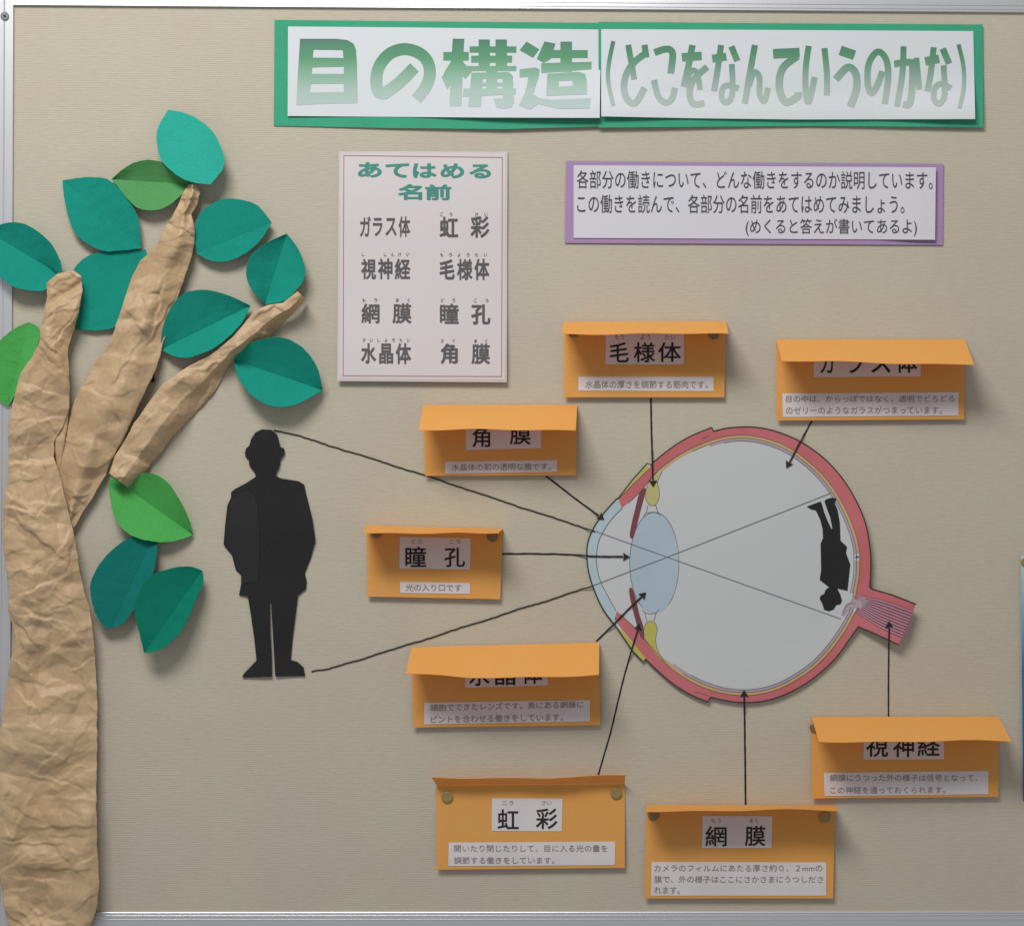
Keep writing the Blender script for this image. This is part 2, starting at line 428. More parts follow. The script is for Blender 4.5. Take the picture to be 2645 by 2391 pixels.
# ------------------------------------------------------------------ title banner
T = thing('title_banner', 1620, 330, 'long green bordered banner with large gradient green Japanese title across the top', 'banner')
GR = list(range(760, 2600, 60)); GY = list(range(84, 320, 12))
def h_green1(x, y): return 0.0015 + 0.0035 * max(0, (y - 180) / 150) * max(0, min(1, (x - 800) / 500))
def h_green2(x, y): return 0.0024 + 0.0030 * max(0, (y - 200) / 130) * (0.5 + 0.5 * math.cos((x - 1550) / 500 * math.pi))
def bump01(t): t = max(0, min(1, t)); return t * t * (3 - 2 * t)
def h_w1(x, y): return 0.0030 + h_green1(x, y) - 0.0015 + 0.0085 * bump01((x - 1050) / 500) * bump01((y - 150) / 150) + 0.001 * math.sin(x / 90)
def h_w2(x, y): return 0.0042 + 0.0060 * bump01((1800 - x) / 250) * bump01((y - 150) / 150) + 0.0070 * bump01((x - 2250) / 260) * bump01((y - 180) / 120) + 0.0025 * bump01((y - 230) / 70)
sheet('backing_sheet', [(709, 52), (1553, 60), (1551, 327), (1300, 334), (1000, 331), (707, 325)], h_green1, M['title_green'], T, cutx=GR, cuty=GY)
sheet('backing_sheet', [(1546, 57), (1900, 60), (2538, 64), (2540, 329), (2100, 326), (1546, 330)], h_green2, M['title_green'], T, lift=0.0006, cutx=GR, cuty=GY)
w1 = sheet('title_sheet', [(744, 69), (1100, 72), (1552, 77), (1549, 305), (1250, 304), (743, 300)], h_w1, M['white'], T, cutx=GR, cuty=GY)
w2 = sheet('title_sheet', [(1553, 76), (2000, 78), (2514, 81), (2519, 308), (2050, 309), (1800, 306), (1553, 301)], h_w2, M['white'], T, cutx=GR, cuty=GY)
k4 = lambda pts: [(650 + x * .496, y * .496) for x, y in pts]
def rect(a, b, c, d): return [(a, b), (c, b), (c, d), (a, d)]
def ribs(pts, w):
    """a stroke as a list of quads, for union()"""
    l, r = ribbon_poly(pts, w)
    out = []
    for i in range(len(l) - 1):
        a, b, c, d = tuple(l[i]), tuple(l[i + 1]), tuple(r[i + 1]), tuple(r[i])
        out += [[a, b, c], [a, c, d]]
    return out
def add_polys(bm, polys):
    v, f = union(polys); bv = [bm.verts.new((*q, 0)) for q in v]
    for t in f:
        try: bm.faces.new([bv[i] for i in t])
        except ValueError: pass
def glyph(bm, hf, m, parent):
    for c in GR: bmesh.ops.bisect_plane(bm, geom=bm.verts[:] + bm.edges[:] + bm.faces[:], plane_co=(c, 0, 0), plane_no=(1, 0, 0))
    for c in GY: bmesh.ops.bisect_plane(bm, geom=bm.verts[:] + bm.edges[:] + bm.faces[:], plane_co=(0, c, 0), plane_no=(0, 1, 0))
    lay('character', bm, hf, m, parent, 0, 0.0003)
# 目
me_outer = [(252, 203), (440, 203), (498, 210), (530, 228), (543, 258), (548, 330), (552, 538), (400, 540), (320, 544), (232, 548), (240, 400)]
tmp = flatbm([k4(me_outer), k4([(322, 260), (474, 262), (478, 303), (318, 301)]), k4([(316, 352), (480, 348), (480, 386), (312, 386)]), k4([(308, 438), (480, 436), (480, 480), (304, 482)])])
glyph(tmp, h_w1, M['title_ink'], w1)
bm = bmesh.new()
no = smooth_open([(848, 352), (775, 425), (715, 472), (682, 488), (655, 468), (650, 400), (670, 335), (720, 280), (790, 257), (862, 272), (912, 315), (928, 385), (905, 455), (857, 518)], 4)
add_polys(bm, ribs(k4(no), [62 * .496] * len(no)))
glyph(bm, h_w1, M['title_ink'], w1); bm = bmesh.new()
add_polys(bm, [k4(p) for p in [
    [(1047, 203), (1107, 203), (1101, 320), (1092, 553), (1030, 553), (1038, 350)], rect(998, 272, 1130, 316),
    [(1040, 318), (1012, 362), (990, 405), (1018, 470), (1046, 420)], [(1088, 335), (1102, 325), (1146, 375), (1112, 412), (1088, 385)],
    rect(1135, 243, 1378, 275), rect(1182, 207, 1240, 360), rect(1270, 207, 1329, 360), rect(1143, 291, 1356, 327), rect(1120, 345, 1378, 371),
    [(1145, 380), (1335, 376), (1358, 392), (1362, 410), (1150, 413)], [(1145, 380), (1205, 380), (1194, 558), (1127, 558)], [(1305, 380), (1358, 392), (1366, 535), (1350, 560), (1310, 568), (1276, 560), (1258, 514), (1308, 514)],
    rect(1222, 365, 1277, 490), rect(1148, 431, 1362, 450), [(1103, 462), (1376, 462), (1376, 492), (1100, 504)]]])
glyph(bm, h_w1, M['title_ink'], w1); bm = bmesh.new()
add_polys(bm, [k4(p) for p in [
    [(1432, 218), (1498, 258), (1465, 302), (1395, 262)], [(1525, 217), (1582, 228), (1556, 310), (1520, 328), (1485, 308)], rect(1608, 218, 1668, 375),
    rect(1530, 262, 1750, 303), [(1508, 330), (1770, 323), (1770, 362), (1508, 382)],
    [(1395, 362), (1480, 353), (1500, 363), (1495, 400), (1466, 490), (1500, 512), (1560, 520), (1765, 512), (1760, 566), (1600, 568), (1490, 542), (1450, 572), (1392, 550), (1425, 480), (1438, 425), (1440, 402), (1395, 404)]]])
tmp = flatbm([k4([(1540, 385), (1700, 375), (1735, 385), (1746, 420), (1746, 492), (1533, 500)]), k4([(1600, 423), (1672, 420), (1672, 449), (1598, 453)])])
for fc in tmp.faces: bm.faces.new([bm.verts.new(v.co) for v in fc.verts])
tmp.free()
bmesh.ops.remove_doubles(bm, verts=bm.verts[:], dist=0.01)
glyph(bm, h_w1, M['title_ink'], w1)
kana = [
 [([(148, 188), (128, 290), (125, 370), (148, 482)], 19)],
 [([(216, 205), (243, 362)], 27), ([(303, 237), (240, 287), (205, 345), (197, 405), (213, 455), (250, 467), (290, 400)], 30), ([(290, 205), (298, 262)], 28)],
 [([(335, 240), (390, 224), (418, 245), (409, 335)], 31), ([(333, 365), (352, 438), (385, 467), (415, 450), (428, 400)], 28)],
 [([(460, 262), (550, 255)], 38), ([(508, 206), (490, 300), (468, 395)], 29), ([(478, 372), (502, 325), (528, 332), (543, 410)], 25), ([(575, 305), (512, 365), (495, 425), (512, 473), (562, 470)], 29)],
 [([(598, 268), (662, 258)], 36), ([(638, 206), (622, 320), (606, 415)], 27), ([(685, 212), (712, 278)], 29), ([(687, 292), (690, 420), (668, 466), (642, 450), (645, 405), (672, 388), (718, 404)], 26)],
 [([(792, 206), (768, 340), (746, 472)], 28), ([(765, 390), (788, 330), (812, 352), (814, 432), (836, 460), (852, 400)], 26)],
 [([(875, 246), (995, 240)], 44), ([(985, 256), (918, 312), (903, 400), (932, 465), (985, 440), (990, 420)], 34)],
 [([(1037, 210), (1024, 300), (1022, 400), (1036, 468), (1064, 352)], 27), ([(1108, 220), (1119, 330), (1120, 434)], 27)],
 [([(1180, 230), (1245, 252)], 44), ([(1160, 362), (1212, 308), (1248, 330), (1255, 400), (1226, 486)], 34)],
 [([(1372, 325), (1350, 385), (1322, 425), (1305, 380), (1310, 290), (1350, 236), (1388, 270), (1398, 350), (1383, 474)], 29)],
 [([(1425, 292), (1500, 284), (1509, 310), (1506, 410), (1494, 474), (1466, 474)], 31), ([(1468, 212), (1462, 340), (1438, 485)], 27), ([(1526, 264), (1540, 408)], 26)],
 [([(1566, 280), (1630, 268)], 38), ([(1605, 216), (1592, 330), (1576, 416)], 27), ([(1646, 222), (1675, 290)], 30), ([(1650, 298), (1655, 430), (1630, 472), (1606, 450), (1610, 402), (1640, 382), (1684, 402)], 26)],
 [([(1718, 203), (1740, 300), (1742, 400), (1722, 492)], 19)]]
for g in kana:
    polys = []; bm = bmesh.new()
    for pts, w in g:
        q = smooth_open(pts, 5) if len(pts) > 2 else pts
        polys += ribs([(1500 + x * .568, y * .568) for x, y in q], w * .568)
    add_polys(bm, polys)
    glyph(bm, h_w2, M['title_ink2'], w2)

# ------------------------------------------------------------------ vocabulary sheet
Z = lambda x, y: (850 + x * .3623, 360 + y * .3623)
V = thing('vocabulary_sheet', 1090, 985, 'laminated white name list with thin red border and green heading', 'poster')
hv = lambda x, y: 0.0022 + 0.0045 * bump01((y - 600) / 380) + 0.0012 * math.sin((y - 391) / 90)
VY = list(range(420, 980, 30))
sheet('film', [(875, 391), (1311, 392), (1309, 987), (871, 984)], hv, M['film'], V, cuty=VY)
pg = sheet('page', [(880, 396), (1306, 397), (1304, 981), (877, 979)], hv, M['vocab'], V, lift=0.0004, thick=0.0002, cuty=VY)
c4 = [Z(105, 115), Z(1235, 130), Z(1230, 1690), Z(100, 1685)]
paths = []
for i in range(4):
    a, b = np.array(c4[i]), np.array(c4[(i + 1) % 4]); d = (b - a) / np.hypot(*(b - a))
    paths.append(([tuple(v) for v in np.linspace(a - d * (0.9 if i % 2 == 0 else -0.9), b + d * (0.9 if i % 2 == 0 else -0.9), 20)], 2.0))
lay('border_line', stroke_bm(paths), hv, M['red_line'], pg, 0, 0.0007)
def zb(s, a, b, c, d, w=0): return (s, *Z(a, b), *Z(c, d), w)
letters('character', [zb(*q, 0.034) for q in [('あ', 205, 164, 376, 272), ('て', 402, 172, 570, 274), ('は', 597, 172, 765, 275), ('め', 794, 172, 963, 278), ('る', 1000, 178, 1154, 278), ('名', 492, 320, 664, 432), ('前', 684, 322, 872, 434)]], hv, M['head_green'], pg, 0.0008, cuty=VY)
letters('character', [zb(*q) for q in [
  ('ガ', 220, 550, 297, 695, .022), ('ラ', 312, 560, 380, 690, .022), ('ス', 402, 560, 480, 688, .022), ('体', 495, 548, 578, 697, .022),
  ('虹', 788, 552, 920, 698, .028), ('彩', 1008, 548, 1142, 702, .026),
  ('視', 228, 850, 335, 998, .026), ('神', 348, 848, 452, 998, .026), ('経', 468, 850, 580, 998, .024),
  ('毛', 788, 855, 895, 1000, .030), ('様', 912, 852, 1022, 1003, .024), ('体', 1035, 850, 1142, 1003, .028),
  ('網', 230, 1170, 360, 1312, .022), ('膜', 452, 1168, 587, 1312, .024), ('瞳', 790, 1170, 925, 1315, .022), ('孔', 1013, 1175, 1150, 1320, .030),
  ('水', 228, 1452, 335, 1598, .030), ('晶', 357, 1455, 457, 1600, .026), ('体', 475, 1452, 585, 1602, .028),
  ('角', 795, 1455, 918, 1600, .028), ('膜', 1015, 1455, 1147, 1602, .024)]], hv, M['ink_vocab'], pg, 0.0008, cuty=VY)
rub = []
for chars, xs, y in [('こう', (802, 868), 536), ('さい', (1052, 1118), 536), ('し', (243,), 821), ('しんけい', (400, 453, 503, 561), 821),
    ('もうようたい', (803, 865, 926, 990, 1052, 1115), 824), ('もう', (248, 332), 1146), ('まく', (487, 567), 1146), ('どう', (808, 888), 1148), ('こう', (1042, 1125), 1150),
    ('すいしょうたい', (250, 302, 353, 406, 458, 512, 566), 1432), ('かく', (808, 888), 1436), ('まく', (1045, 1120), 1438)]:
    for ch, x in zip(chars, xs):
        hw = 11 if ch not in 'しくょ' else 9
        rub.append(zb(ch, x - hw, y - 13, x + hw, y + 13, 0.012))
letters('reading_marks', rub, hv, M['ink_vocab'], pg, 0.0008)['kind'] = 'stuff'

# ------------------------------------------------------------------ purple instruction panel
Z = lambda x, y: (1420 + x * .5357, 380 + y * .5357)
I = thing('instruction_panel', 1950, 630, 'purple bordered white panel with three lines of Japanese instructions', 'sign')
hp = 0.0028
sheet('backing_sheet', [Z(78, 68), Z(1898, 82), Z(1895, 472), Z(72, 462)], lambda x, y: hp - 0.0006, M['purple'], I)
hpw = lambda x, y: hp + 0.0006 + 0.0035 * bump01((x - 2250) / 150)
pp = sheet('page', [Z(115, 88), Z(1862, 98), Z(1858, 447), Z(115, 438)], hpw, M['lav_white'], I, cutx=range(2230, 2420, 25))
def zb7(s, a, b, c, d, w=0.0, sl=0): return (s, *Z(a, b), *Z(c, d), w, sl)
letters('lettering', [zb7('各部分の働きについて、どんな働きをするのか説明しています。', 130, 112, 1846, 200, 0, 0.0025),
    zb7('この働きを読んで、各部分の名前をあてはめてみましょう。', 132, 228, 1710, 318, 0, 0.002),
    zb7('(めくると答えが書いてあるよ)', 945, 345, 1770, 430, 0)], hpw, M['ink_soft'], pp, 0.0006, cutx=range(2230, 2420, 25))['kind'] = 'stuff'

# ------------------------------------------------------------------ flip cards
def card(label, back, edge, name_strip, names, rubs, ex_strip, ex_lines, tacks=(), eh=0.062, up=False, ord_=0):
    """back = TL, TR, BR, BL of the card; edge = points of the lifted flap's free edge, left to right; eh = how far it stands off"""
    TL, TR, BR, BL = back
    t = thing('flip_card', (TL[0] + TR[0]) / 2, TL[1], label, 'flip card', 'orange flip cards round the eye diagram')
    y0, y1 = min(TL[1], TR[1]), max(BL[1], BR[1])
    hc = lambda x, y: 0.0018 + 0.0050 * bump01((y - y0) / (y1 - y0))
    cy = [y0 + (y1 - y0) * k / 8 for k in range(1, 8)]
    bk = sheet('back_panel', back, hc, M['orange'], t, cuty=cy)
    # flap: curved grid from the fold to its free edge
    n, mrows = 16, 8
    E_ = resample(edge, n + 1); F0 = np.array(TL, float); F1 = np.array(TR, float)
    verts = []
    for j in range(mrows + 1):
        s = j / mrows
        for i in range(n + 1):
            u = i / n
            f = Vector(P(*(F0 + (F1 - F0) * u), 0.0026)); e = Vector(P(E_[i][0], E_[i][1], eh))
            p = f.lerp(e, s)
            # paper leaves the fold bending gently
            wv = s * (0.0012 * math.sin(u * 5.1 + TL[0]) + 0.0007 * math.sin(u * 13 + TL[1])); p.z += wv; p.y += wv
            p.y += -0.012 * eh * math.sin(math.pi * s) * (0.4 if up else 1)
            verts.append(p)
    faces = [(j * (n + 1) + i, j * (n + 1) + i + 1, (j + 1) * (n + 1) + i + 1, (j + 1) * (n + 1) + i) for j in range(mrows) for i in range(n)]
    fl = mesh_from('flap', verts, faces, M['orange'], t)
    sm = fl.modifiers.new('thickness', 'SOLIDIFY'); sm.thickness = 0.0005; sm.offset = 0
    ns = sheet('name_strip', name_strip, hc, M['strip'], t, thick=0.0002, lift=0.0005, cuty=cy)
    letters('character', names, hc, M['ink'], ns, 0.0009, cuty=cy)
    if rubs: letters('reading_marks', rubs, hc, M['ink_small'], ns, 0.0009)['kind'] = 'stuff'
    es = sheet('explanation_strip', ex_strip, hc, M['strip'], t, thick=0.0002, lift=0.0005, cuty=cy)
    letters('lettering', ex_lines, hc, M['ink_small'], es, 0.0009, cuty=cy)['kind'] = 'stuff'
    for tx, ty, tr, tm, tl in tacks:
        # the tack stands in the card's top corner
        tag(disc('thumbtack', tx, ty, tr, hc(tx, ty) + 0.0003, hc(tx, ty) + 0.0028, M[tm], None), tl, 'thumbtack', 'thumbtacks in the card corners')
    return t
B = 0.012
card('orange flip card straight above the eyeball front, explaining the ciliary body', [(1456, 831), (1875, 830), (1871, 1026), (1457, 1026)], [(1451, 861), (1660, 864), (1882, 862)],
     [(1564, 848), (1767, 848), (1766, 941), (1564, 941)],
     [('毛', 1575, 884, 1624, 936, B), ('様', 1637, 884, 1692, 936, B), ('体', 1700, 884, 1759, 935, B)],
     [('もう', 1588, 864, 1612, 877), ('よう', 1654, 864, 1680, 877), ('たい', 1717, 864, 1745, 877)],
     [(1494, 973), (1843, 973), (1843, 1010), (1494, 1009)], [('水晶体の厚さを調節する筋肉です。', 1512, 983, 1828, 1003)],
     [(1481, 858, 14, 'tack', "brown thumbtack under the flap's left end on the card above the eyeball front"), (1844, 863, 14, 'tack', "brown thumbtack under the flap's right end on the card above the eyeball front")])
card('orange flip card at upper right, explaining the glassy jelly, flap drooping far down', [(2005, 877), (2491, 876), (2491, 1083), (2006, 1086)], [(2019, 934), (2260, 937), (2515, 940)],
     [(2101, 900), (2379, 900), (2378, 972), (2102, 974)],
     [('ガ', 2119, 910, 2157, 964, B), ('ラ', 2186, 912, 2228, 964, B), ('ス', 2251, 912, 2300, 963, B), ('体', 2314, 910, 2369, 963, B)], None,
     [(2021, 1016), (2476, 1013), (2476, 1073), (2022, 1077)],
     [('目の中は、からっぽではなく、透明でどろどろ', 2030, 1021, 2465, 1039, 0, -0.002), ('のゼリーのようなガラスがつまっています。', 2030, 1050, 2433, 1069, 0, -0.002)])
card('orange flip card left of the eyeball top, explaining the cornea', [(1093, 1046), (1491, 1046), (1488, 1227), (1098, 1229)], [(1082, 1111), (1280, 1111), (1487, 1109)],
     [(1203, 1085), (1398, 1085), (1398, 1157), (1203, 1162)],
     [('角', 1220, 1103, 1266, 1155, B), ('膜', 1317, 1096, 1371, 1148, B)], None,
     [(1149, 1192), (1439, 1188), (1439, 1218), (1150, 1223)], [('水晶体の前の透明な膜です。', 1167, 1198, 1423, 1216, 0, -0.008)])
card('small orange flip card furthest left beside the standing silhouette, explaining the pupil', [(947, 1356), (1299, 1366), (1292, 1547), (949, 1540)], [(935, 1373), (1020, 1376), (1143, 1379), (1230, 1378), (1288, 1375)],
     [(1033, 1386), (1216, 1390), (1214, 1470), (1031, 1468)],
     [('瞳', 1047, 1411, 1101, 1464, B), ('孔', 1148, 1414, 1201, 1464, B)], [('どう', 1063, 1392, 1089, 1403), ('こう', 1161, 1393, 1189, 1404)],
     [(1033, 1502), (1214, 1505), (1214, 1533), (1034, 1531)], [('光の入り口です', 1048, 1508, 1192, 1526, 0, 0.004)],
     [(972, 1376, 14, 'tack', 'brown thumbtack in the left corner of the pupil card'), (1272, 1385, 14, 'tack', 'brown thumbtack in the right corner of the pupil card')], eh=0.058)
card('orange flip card below left of the eyeball, flap covering most of its title', [(1063, 1671), (1548, 1659), (1550, 1872), (1067, 1878)], [(1048, 1742), (1199, 1750), (1350, 1747), (1547, 1742)],
     [(1201, 1712), (1415, 1708), (1415, 1769), (1201, 1776)],
     [('水', 1212, 1717, 1265, 1771, B), ('晶', 1279, 1716, 1331, 1769, B), ('体', 1348, 1713, 1401, 1766, B)], None,
     [(1096, 1814), (1524, 1807), (1524, 1862), (1096, 1870)],
     [('細胞でできたレンズです。奥にある網膜に', 1112, 1818, 1507, 1836, 0, -0.022), ('ピントを合わせる働きをしています。', 1113, 1848, 1454, 1867, 0, -0.018)])
card('orange flip card at the bottom left of the group, flap standing straight out', [(1127, 2026), (1614, 2022), (1614, 2240), (1128, 2245)], [(1115, 2009), (1350, 2006), (1615, 2003)],
     [(1271, 2061), (1453, 2062), (1451, 2146), (1270, 2145)],
     [('虹', 1285, 2089, 1340, 2140, B), ('彩', 1384, 2087, 1440, 2140, B)], [('こう', 1298, 2067, 1326, 2078), ('さい', 1399, 2067, 1425, 2078)],
     [(1159, 2175), (1589, 2172), (1588, 2233), (1158, 2236)],
     [('開いたり閉じたりして、目に入る光の量を', 1173, 2181, 1569, 2199), ('調節する働きをしています。', 1173, 2212, 1432, 2230)],
     [(1155, 2058, 15, 'tack_hi', 'olive brown thumbtack at the upper left of the iris card, fully in view'), (1592, 2048, 15, 'tack_hi', 'olive brown thumbtack at the upper right of the iris card, fully in view')], eh=0.020, up=True)
card('orange flip card lowest of all under the eyeball, explaining the retina in three lines', [(1669, 2078), (2157, 2079), (2152, 2319), (1665, 2319)], [(1669, 2092), (1900, 2092), (2166, 2093)],
     [(1815, 2106), (1995, 2107), (1993, 2189), (1813, 2189)],
     [('網', 1822, 2133, 1877, 2185, B * .9), ('膜', 1924, 2132, 1977, 2184, B)], [('もう', 1837, 2113, 1862, 2124), ('まく', 1936, 2113, 1959, 2124)],
     [(1683, 2225), (2134, 2226), (2134, 2312), (1681, 2312)],
     [('カメラのフィルムにあたる厚さ約０．２mmの', 1690, 2232, 2124, 2250), ('膜で、外の様子はここにさかさまにうつしださ', 1690, 2261, 2126, 2279), ('れます。', 1690, 2289, 1756, 2307)],
     [(1688, 2103, 15, 'tack', 'dark thumbtack at the upper left of the retina card'), (2131, 2110, 15, 'tack_hi', 'olive thumbtack at the upper right of the retina card')], eh=0.050)
card('orange flip card at lower right under the optic nerve, flap spreading beyond its sides', [(2096, 1851), (2579, 1850), (2579, 2057), (2097, 2061)], [(2115, 1913), (2330, 1914), (2613, 1915)],
     [(2230, 1890), (2439, 1890), (2438, 1960), (2231, 1961)],
     [('視', 2237, 1898, 2294, 1954, B), ('神', 2307, 1898, 2361, 1955, B), ('経', 2370, 1897, 2428, 1952, B)], None,
     [(2128, 1995), (2553, 1990), (2553, 2050), (2130, 2055)],
     [('網膜にうつった外の様子は信号となって、', 2144, 1999, 2525, 2017, 0, 0), ('この神経を通っておくられます。', 2145, 2031, 2442, 2049, 0, -0.003)],
     [(2104, 1878, 13, 'tack', 'brown thumbtack glimpsed beside the left end of the flap on the optic nerve card')])

# ------------------------------------------------------------------ eye diagram
q = lambda pts: rs(pts, 1500, 1080, .4464)
EY = thing('eye_diagram', 1900, 1820, 'large cut-out cross section of an eyeball with red rim and optic nerve stub', 'diagram')
def he(x, y): return 0.0022 + 0.0120 * bump01((x - 2120) / 240) + 0.0025 * bump01((y - 1600) / 220)
EX = list(range(2130, 2380, 20)); EYC = list(range(1600, 1830, 30))
def ep(name, pts, m, layer, parent=EY, sm=0):
    if sm: pts = smooth_closed(pts, sm)
    return sheet(name, pts, he, M[m], parent, thick=0, lift=0.00008 + layer * 0.00005, cutx=EX, cuty=EYC)
def el(name, paths, m, layer, parent=EY):
    bm = stroke_bm(paths)
    for c in EX: bmesh.ops.bisect_plane(bm, geom=bm.verts[:] + bm.edges[:] + bm.faces[:], plane_co=(c, 0, 0), plane_no=(1, 0, 0))
    for c in EYC: bmesh.ops.bisect_plane(bm, geom=bm.verts[:] + bm.edges[:] + bm.faces[:], plane_co=(0, c, 0), plane_no=(0, 1, 0))
    return lay(name, bm, he, M[m], parent, 0, 0.00008 + layer * 0.00005)
so = lambda pts, n=5: smooth_open(q(pts), n)
top_out = so([(768, 76), (850, 57), (980, 50), (1100, 68), (1220, 110), (1330, 172), (1440, 262), (1530, 370), (1595, 480), (1642, 590), (1668, 710), (1679, 830), (1672, 975)])
bot_out = so([(1605, 1205), (1560, 1270), (1480, 1380), (1390, 1468), (1280, 1548), (1150, 1610), (1040, 1638), (930, 1643), (840, 1632), (750, 1612)])
fl_out = so([(735, 1640), (640, 1600), (540, 1540), (440, 1455), (375, 1392)])
cj_lo = q([(360, 1408), (300, 1345)]); 
cor_out = so([(205, 1205), (130, 1105), (75, 985), (42, 870), (36, 760), (50, 690), (88, 612), (145, 535), (212, 462)])
cj_up = q([(300, 355), (385, 260), (405, 270)])
fu_out = so([(405, 268), (480, 205), (560, 147), (650, 97), (758, 53)])
outer = top_out + q([(1685, 988), (1800, 1020), (1940, 1075), (1840, 1310), (1700, 1245)]) + bot_out + fl_out + cj_lo + cor_out + cj_up + fu_out
sheet('paper', outer, he, M['eyepaper'], EY, thick=0.0005, cutx=EX, cuty=EYC)
in_top = so([(238, 520), (340, 430), (400, 352), (430, 318), (520, 245), (600, 195), (700, 148), (800, 114), (900, 98), (1000, 102), (1120, 132), (1230, 184), (1340, 268), (1430, 362), (1510, 482), (1570, 610), (1604, 720), (1614, 800), (1610, 920), (1592, 1015)])
in_bot = so([(1594, 1110), (1535, 1220), (1445, 1345), (1340, 1450), (1200, 1540), (1080, 1586), (950, 1603), (820, 1590), (700, 1552), (600, 1500), (500, 1425), (400, 1310), (340, 1240), (270, 1170), (208, 1115)])
sclera = q([(218, 466), (300, 385), (398, 292), (405, 270)]) + fu_out[1:] + top_out + q([(1685, 988), (1800, 1020), (1940, 1075), (1840, 1310), (1700, 1245)]) + bot_out + fl_out + q([(300, 1292), (240, 1222), (198, 1165)]) + list(reversed(in_bot)) + q([(1600, 1090), (1560, 1062), (1575, 1035)]) + list(reversed(in_top))
ep('sclera', sclera, 'sclera', 1)
ep('cornea', cor_out + q([(240, 520)]) + so([(240, 520), (195, 565), (150, 622), (108, 700), (93, 770), (92, 850), (112, 935), (150, 1015), (203, 1112)]), 'cornea', 1)
ep('conjunctiva', q([(222, 460), (300, 366), (383, 268), (397, 282), (392, 297), (300, 385)]), 'yellow', 2)
ep('conjunctiva', q([(200, 1208), (300, 1340), (360, 1402), (376, 1388), (300, 1295), (235, 1222)]), 'yellow', 2)
ch_t = in_top[17:85]; ch_t2 = in_top[90:94]; ch_b = in_bot[1:52]
el('choroid', [(offset_path(ch_t, 4.0), 7.6), (offset_path(in_top[86:96], 4.0), 6), (offset_path(ch_b, 4.2), 7.8)], 'choroid', 3)
rt_t = in_top[32:85]; rt_b = in_bot[0:50]
el('retina', [(offset_path(rt_t, 11), 7.2), (offset_path(in_top[86:96], 9.5), 6), (offset_path(rt_b, 11.2), 7.6)], 'retina', 4)
ep('optic_disc', q([(1570, 1020), (1592, 1045), (1640, 1030), (1660, 1060), (1620, 1100), (1590, 1092), (1545, 1112), (1520, 1150), (1512, 1120), (1530, 1080), (1560, 1062), (1572, 1048)]), 'retina', 5.5)
nf = ep('nerve_fibres', q([(1590, 1058), (1636, 1022), (1760, 1052), (1926, 1112), (1896, 1222), (1862, 1276), (1750, 1216), (1594, 1128), (1596, 1085)]), 'nerve', 5)
fib = []; fibd = []
for k in range(10):
    s = k / 9
    a = (1600 + 22 * math.sin(s * 3.1), 1030 + 92 * s); mid = (1740 - 10 * s, 1058 + 145 * s); b = (1922 - 62 * s, 1122 + 140 * s)
    fib.append((so([a, mid, b], 6), 1.7))
    fibd.append((so([(a[0] + 3, a[1] + 5), (mid[0], mid[1] + 6), (b[0], b[1] + 6)], 6), 1.1))
el('fibre_lines', fib, 'nerve_lt', 6, nf); el('fibre_lines', fibd, 'line', 7, nf)
lens = [(426 + 142 * math.copysign(abs(math.cos(a)) ** 0.98, math.cos(a)), 837 + 293 * math.sin(a)) for a in np.linspace(0, 2 * math.pi, 72, endpoint=False)]
ls = ep('lens', q(lens), 'lens', 2)
el('outline', [(q(lens[66:] + lens[:12]), 1.1), (q(lens[24:67]), 1.5)], 'thin', 5, ls)
z2 = lambda pts: rs(pts, 1500, 1100, .2195); z3 = lambda pts: rs(pts, 1500, 1350, .2743)
cbu = smooth_closed(z2([(1000, 460), (945, 560), (905, 660), (920, 740), (924, 830), (890, 915), (850, 936), (800, 920), (765, 860), (762, 795), (780, 715), (805, 655), (870, 575)]), 4)
cbl = smooth_closed(z3([(650, 925), (700, 940), (720, 1010), (705, 1100), (730, 1210), (790, 1300), (740, 1270), (660, 1170), (610, 1090), (597, 1010), (612, 950)]), 4)
for pts, ml in ((cbu, 'yellow2'), (cbl, 'yellow')):
    cb = ep('ciliary_body', pts, ml, 3.4); el('outline', [(pts[3:-2], 1.3)] if ml == 'yellow2' else [(pts[:21], 1.3), (pts[36:] + pts[:1], 1.3)], 'thin', 5, cb)
el('ligament', [(z2([(792, 930), (775, 1010), (735, 1062)]), 1.4), (z2([(882, 930), (908, 1015), (940, 1055)]), 1.8), (z2([(770, 1020), (850, 1012), (915, 1030)]), 1.3)], 'thin', 5)
el('ligament', [(z3([(578, 818), (605, 850), (622, 925)]), 1.5), (z3([(738, 815), (708, 850), (690, 920)]), 1.5), (z3([(605, 845), (655, 858), (710, 845)]), 1.3)], 'thin', 5)
for pts in (z2([(690, 790), (760, 730), (755, 800), (695, 1030), (668, 1140), (622, 1308), (592, 1318), (577, 1282), (598, 1150), (640, 980)]),
            z3([(456, 622), (468, 612), (486, 618), (520, 720), (552, 860), (590, 980), (598, 1095), (560, 1062), (520, 930), (480, 780), (460, 680)])):
    ir = ep('iris', smooth_closed(pts, 3), 'iris', 6)
edge_t = q([(212, 468)]) + cj_up + fu_out[1:]
el('outline', [(cor_out, 3.4), (edge_t, 2.8), (q([(758, 53), (768, 76)]), 2.6), (top_out, 3.2), (q([(1672, 975), (1685, 988), (1800, 1020), (1940, 1075)]), 3.4), (q([(1840, 1310), (1700, 1245), (1605, 1205)]), 3.4),
               (bot_out, 3.0), (q([(750, 1612), (735, 1640)]), 2.6), (fl_out, 3.2), (q([(378, 1390), (360, 1408), (300, 1345), (205, 1205)]), 3.2)], 'line', 8)
